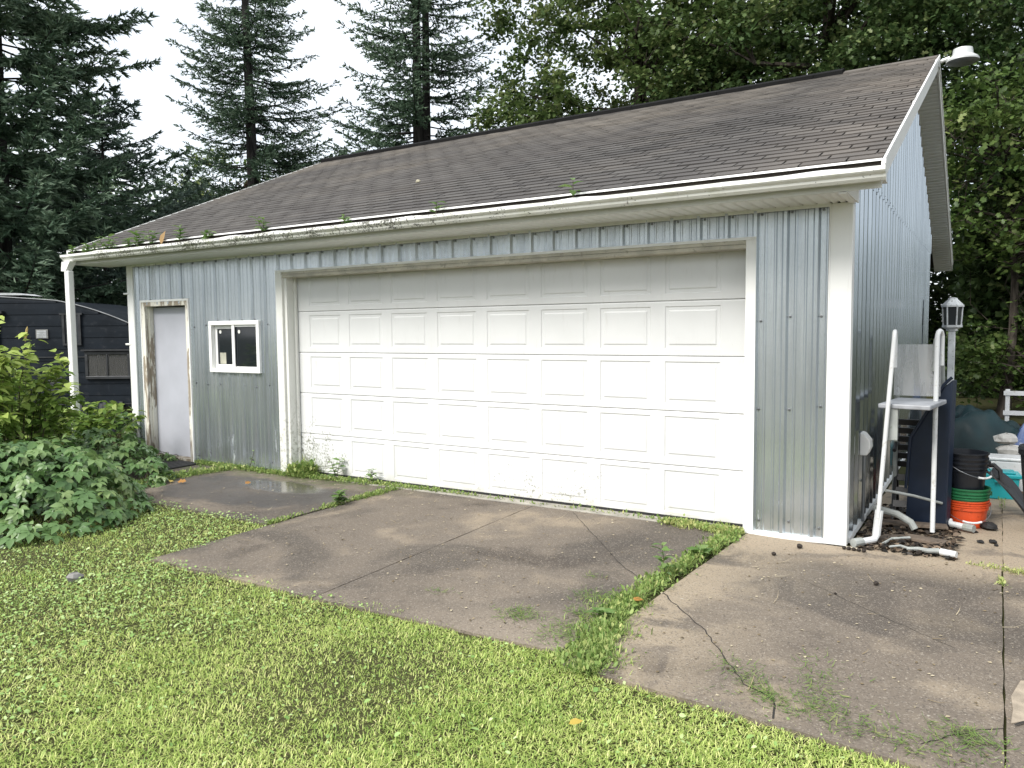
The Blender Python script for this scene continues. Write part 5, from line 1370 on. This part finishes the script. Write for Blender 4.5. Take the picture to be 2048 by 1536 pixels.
nut(6.23, -.89, 'lone dark walnut in the middle of the right-hand slab', .017)
nut(6.04, -1.2, 'tiny dark walnut left of the lone one on the right slab', .009)
for i in range(5): nut(5.925 + .034 * i, -.13 - .004 * i, ('first dark walnut, nearest the white corner, in the row of five', 'second dark walnut from the white corner in the row of five', 'middle dark walnut in the row of five at the white corner', 'fourth dark walnut from the white corner in the row of five', 'last dark walnut, nearest the pipe frame, in the row of five')[i], .016, .004, 'row of walnuts at the garage corner')
o = MB().tube([(5.93, -.085, .012), (6.02, -.10, .012)], .008, 6).obj('twig', plain('pale_twig', (.4, .36, .28), .8)); setp(o, 'pale twig lying beside the row of walnuts', 'twig')
rock('stone', 'grey stone lying in the lawn left of the driveway', 1.65, -3.43, -.02, (.055, .045, .07), 91, plain('grey_field_stone', (.22, .21, .20), .85))
# leaves
YEL = foliage('yellow_fallen_leaf', (.4, .28, .05), (.46, .34, .07), (.55, .45, .12), .2, .5); ORA = foliage('orange_fallen_leaf', (.30, .13, .03), (.36, .18, .05), (.5, .3, .1), .2, .5)
def fleaf(x, y, z, s, rz, mat, lab, grp, tmpl=LOBED, tilt=.2):
    me = np_mesh('fallen_leaf', np.array(tmpl[0]) * s, np.array(tmpl[1]), np.full(len(tmpl[1]), .5)); o = link('fallen_leaf', me, mat, None, (x, y, z), (tilt, -.15, rz)); return setp(o, lab, 'leaf', grp)
fleaf(5.39, -3.47, .03, .065, .9, YEL, 'yellow leaf lying on the lawn before the weedy joint', 'fallen leaves', LEAF6)
fleaf(-.72, -1.02, .02, .10, .5, ORA, 'curled orange leaf on the small slab, nearer the creeper', 'fallen leaves', LOBED, .5)
fleaf(-.80, -1.05, .015, .10, 2.5, YEL, 'pale yellow leaf against the curled orange one', 'fallen leaves', LOBED, .3)
fleaf(.02, -.72, .02, .075, 1.5, ORA, 'orange leaf beside the wet patch on the small slab', 'fallen leaves', LOBED, .5)
fleaf(-1.55, -.75, .0, .10, .3, YEL, 'pale leaf lying in front of the black mat', 'fallen leaves', LEAF6, .1)
fleaf(5.03, -1.98, .03, .07, .3, ORA, 'reddish leaf in the weedy joint', 'fallen leaves', LEAF6, .3)
rock('acorn_cap', 'pale round husk lying on the roof shingles', 1.17, .9, 3.325, (.035, .03, .05), 95, plain('pale_husk', (.36, .33, .24), .8), None, 'husk')

# ------------------------------------------------------------------ single plants
PLT = foliage('upright_weed_leaf', (.06, .13, .03), (.13, .23, .06), (.25, .34, .12), .35, .4)
def plant(name, label, x, y, z, h, nleaf, leaf, seed, mat=PLT, grp=None, tmpl=LEAF6, cat='plant', stems=1):
    r = np.random.default_rng(seed); T = thing(name, label, cat, (x, y, z), r.uniform(0, 6), grp); P = []; A = []; m = MB()
    for s_ in range(stems):
        tip = np.array([r.normal(0, .15 * h), r.normal(0, .15 * h), h * r.uniform(.7, 1)]); m.tube([(0, 0, 0), tip * .5, tip], [.004, .003, .002], 5)
        for i in range(nleaf):
            t = .15 + .85 * (i + .5) / nleaf; az = i * 2.4 + s_; P.append(tip * t); A.append([math.cos(az), math.sin(az), r.uniform(.05, .7)])
    P, A = np.array(P), np.array(A); n = len(P)
    m.obj('stem', STEM, T)
    vs_ = variants_of(*tmpl, mat, 'leaf', (.35, .55, .75)); S = leaf * r.uniform(.7, 1.15, n); A = nrm(A); N0 = np.array([[0, 0, 1.]]) + r.normal(0, .2, (n, 3)); B = nrm(np.cross(N0, A)); N = np.cross(A, B)
    for i in range(n):
        ob = bpy.data.objects.new('leaf', vs_[i % 3]); COL.objects.link(ob); ob.parent = T; Mx = Matrix.Identity(4)
        for q in range(3): Mx[q][0] = A[i][q] * S[i]; Mx[q][1] = B[i][q] * S[i] * .8; Mx[q][2] = N[i][q] * S[i]; Mx[q][3] = P[i][q]
        ob.matrix_local = Mx
    return T
plant('tall_weed', 'upright pale green weed standing tallest in the joint of the driveway', 5.03, -1.42, 0, .24, 16, .085, 101)
plant('dandelion', 'dandelion rosette in the joint nearer the garage', 5.07, -.85, .01, .05, 12, .11, 102)
plant('dandelion', 'dandelion rosette at the grassy end of the driveway joint', 5.0, -2.3, .01, .05, 12, .10, 103)
plant('weed', 'clump of weed in the joint of the small dark slab', 1.58, -.88, 0, .13, 12, .09, 104, stems=3)
plant('weed', 'leafy weed before the leftmost door panel', .62, .04, 0, .25, 12, .09, 105, stems=2)
plant('weed', 'second leafy weed before the overhead door, right of the first', 1.15, .03, 0, .18, 11, .08, 106, stems=2)
plant('weed', 'spindly weed against the metal wall under the window', -.72, -.06, 0, .36, 9, .05, 107, stems=2)
plant('weed', 'broad-leaved weed in the joint before the entry door', -1.05, -.95, .0, .10, 9, .11, 108, stems=2)
for i, (x, h, nl, lf, lab) in enumerate(((3.93, .09, 5, .075, 'sprig with two long leaves in the gutter near the right'), (2.55, .07, 5, .06, 'sprig in the gutter right of the door centre'), (.28, .10, 9, .055, 'bright green seedling in the gutter above the left door panels'), (-1.13, .11, 9, .055, 'green seedling in the gutter above the window'), (-1.95, .10, 12, .06, 'bushy green seedlings in the gutter left of the dead leaf'), (-1.68, .12, 9, .055, 'upright seedlings just left of the dead leaf in the gutter'), (-2.62, .10, 11, .055, 'seedlings in the gutter above the entry door'), (-2.48, .09, 9, .05, 'second clump of seedlings in the gutter above the entry door'), (-3.05, .06, 9, .05, 'low seedlings in the gutter left of the entry door'), (-3.35, .05, 10, .045, 'low green growth at the left end of the gutter'), (-2.15, .07, 9, .05, 'sprouts in the gutter just right of the entry door'), (-.62, .06, 8, .05, 'small sprouts in the gutter left of the bright green seedling'), (-2.85, .06, 9, .045, 'sprouts in the gutter over the left jamb of the entry door'), (1.45, .05, 6, .045, 'tiny sprout in the gutter over the third door panel'))):
    plant('gutter_weed', lab, x, -.59, 2.668, h * 2.1, nl, lf * 1.75, 120 + i, grp='seedlings in the gutter', stems=2 if nl > 5 else 1)
T = fleaf(-1.50, -.575, 2.68, .17, 1.2, foliage('dead_tan_leaf', (.25, .15, .06), (.34, .22, .10), (.45, .3, .15), .2, .7), 'dead tan leaf standing up in the gutter', None, LEAF6, 0); T.rotation_euler = (1.2, -1.3, .3)
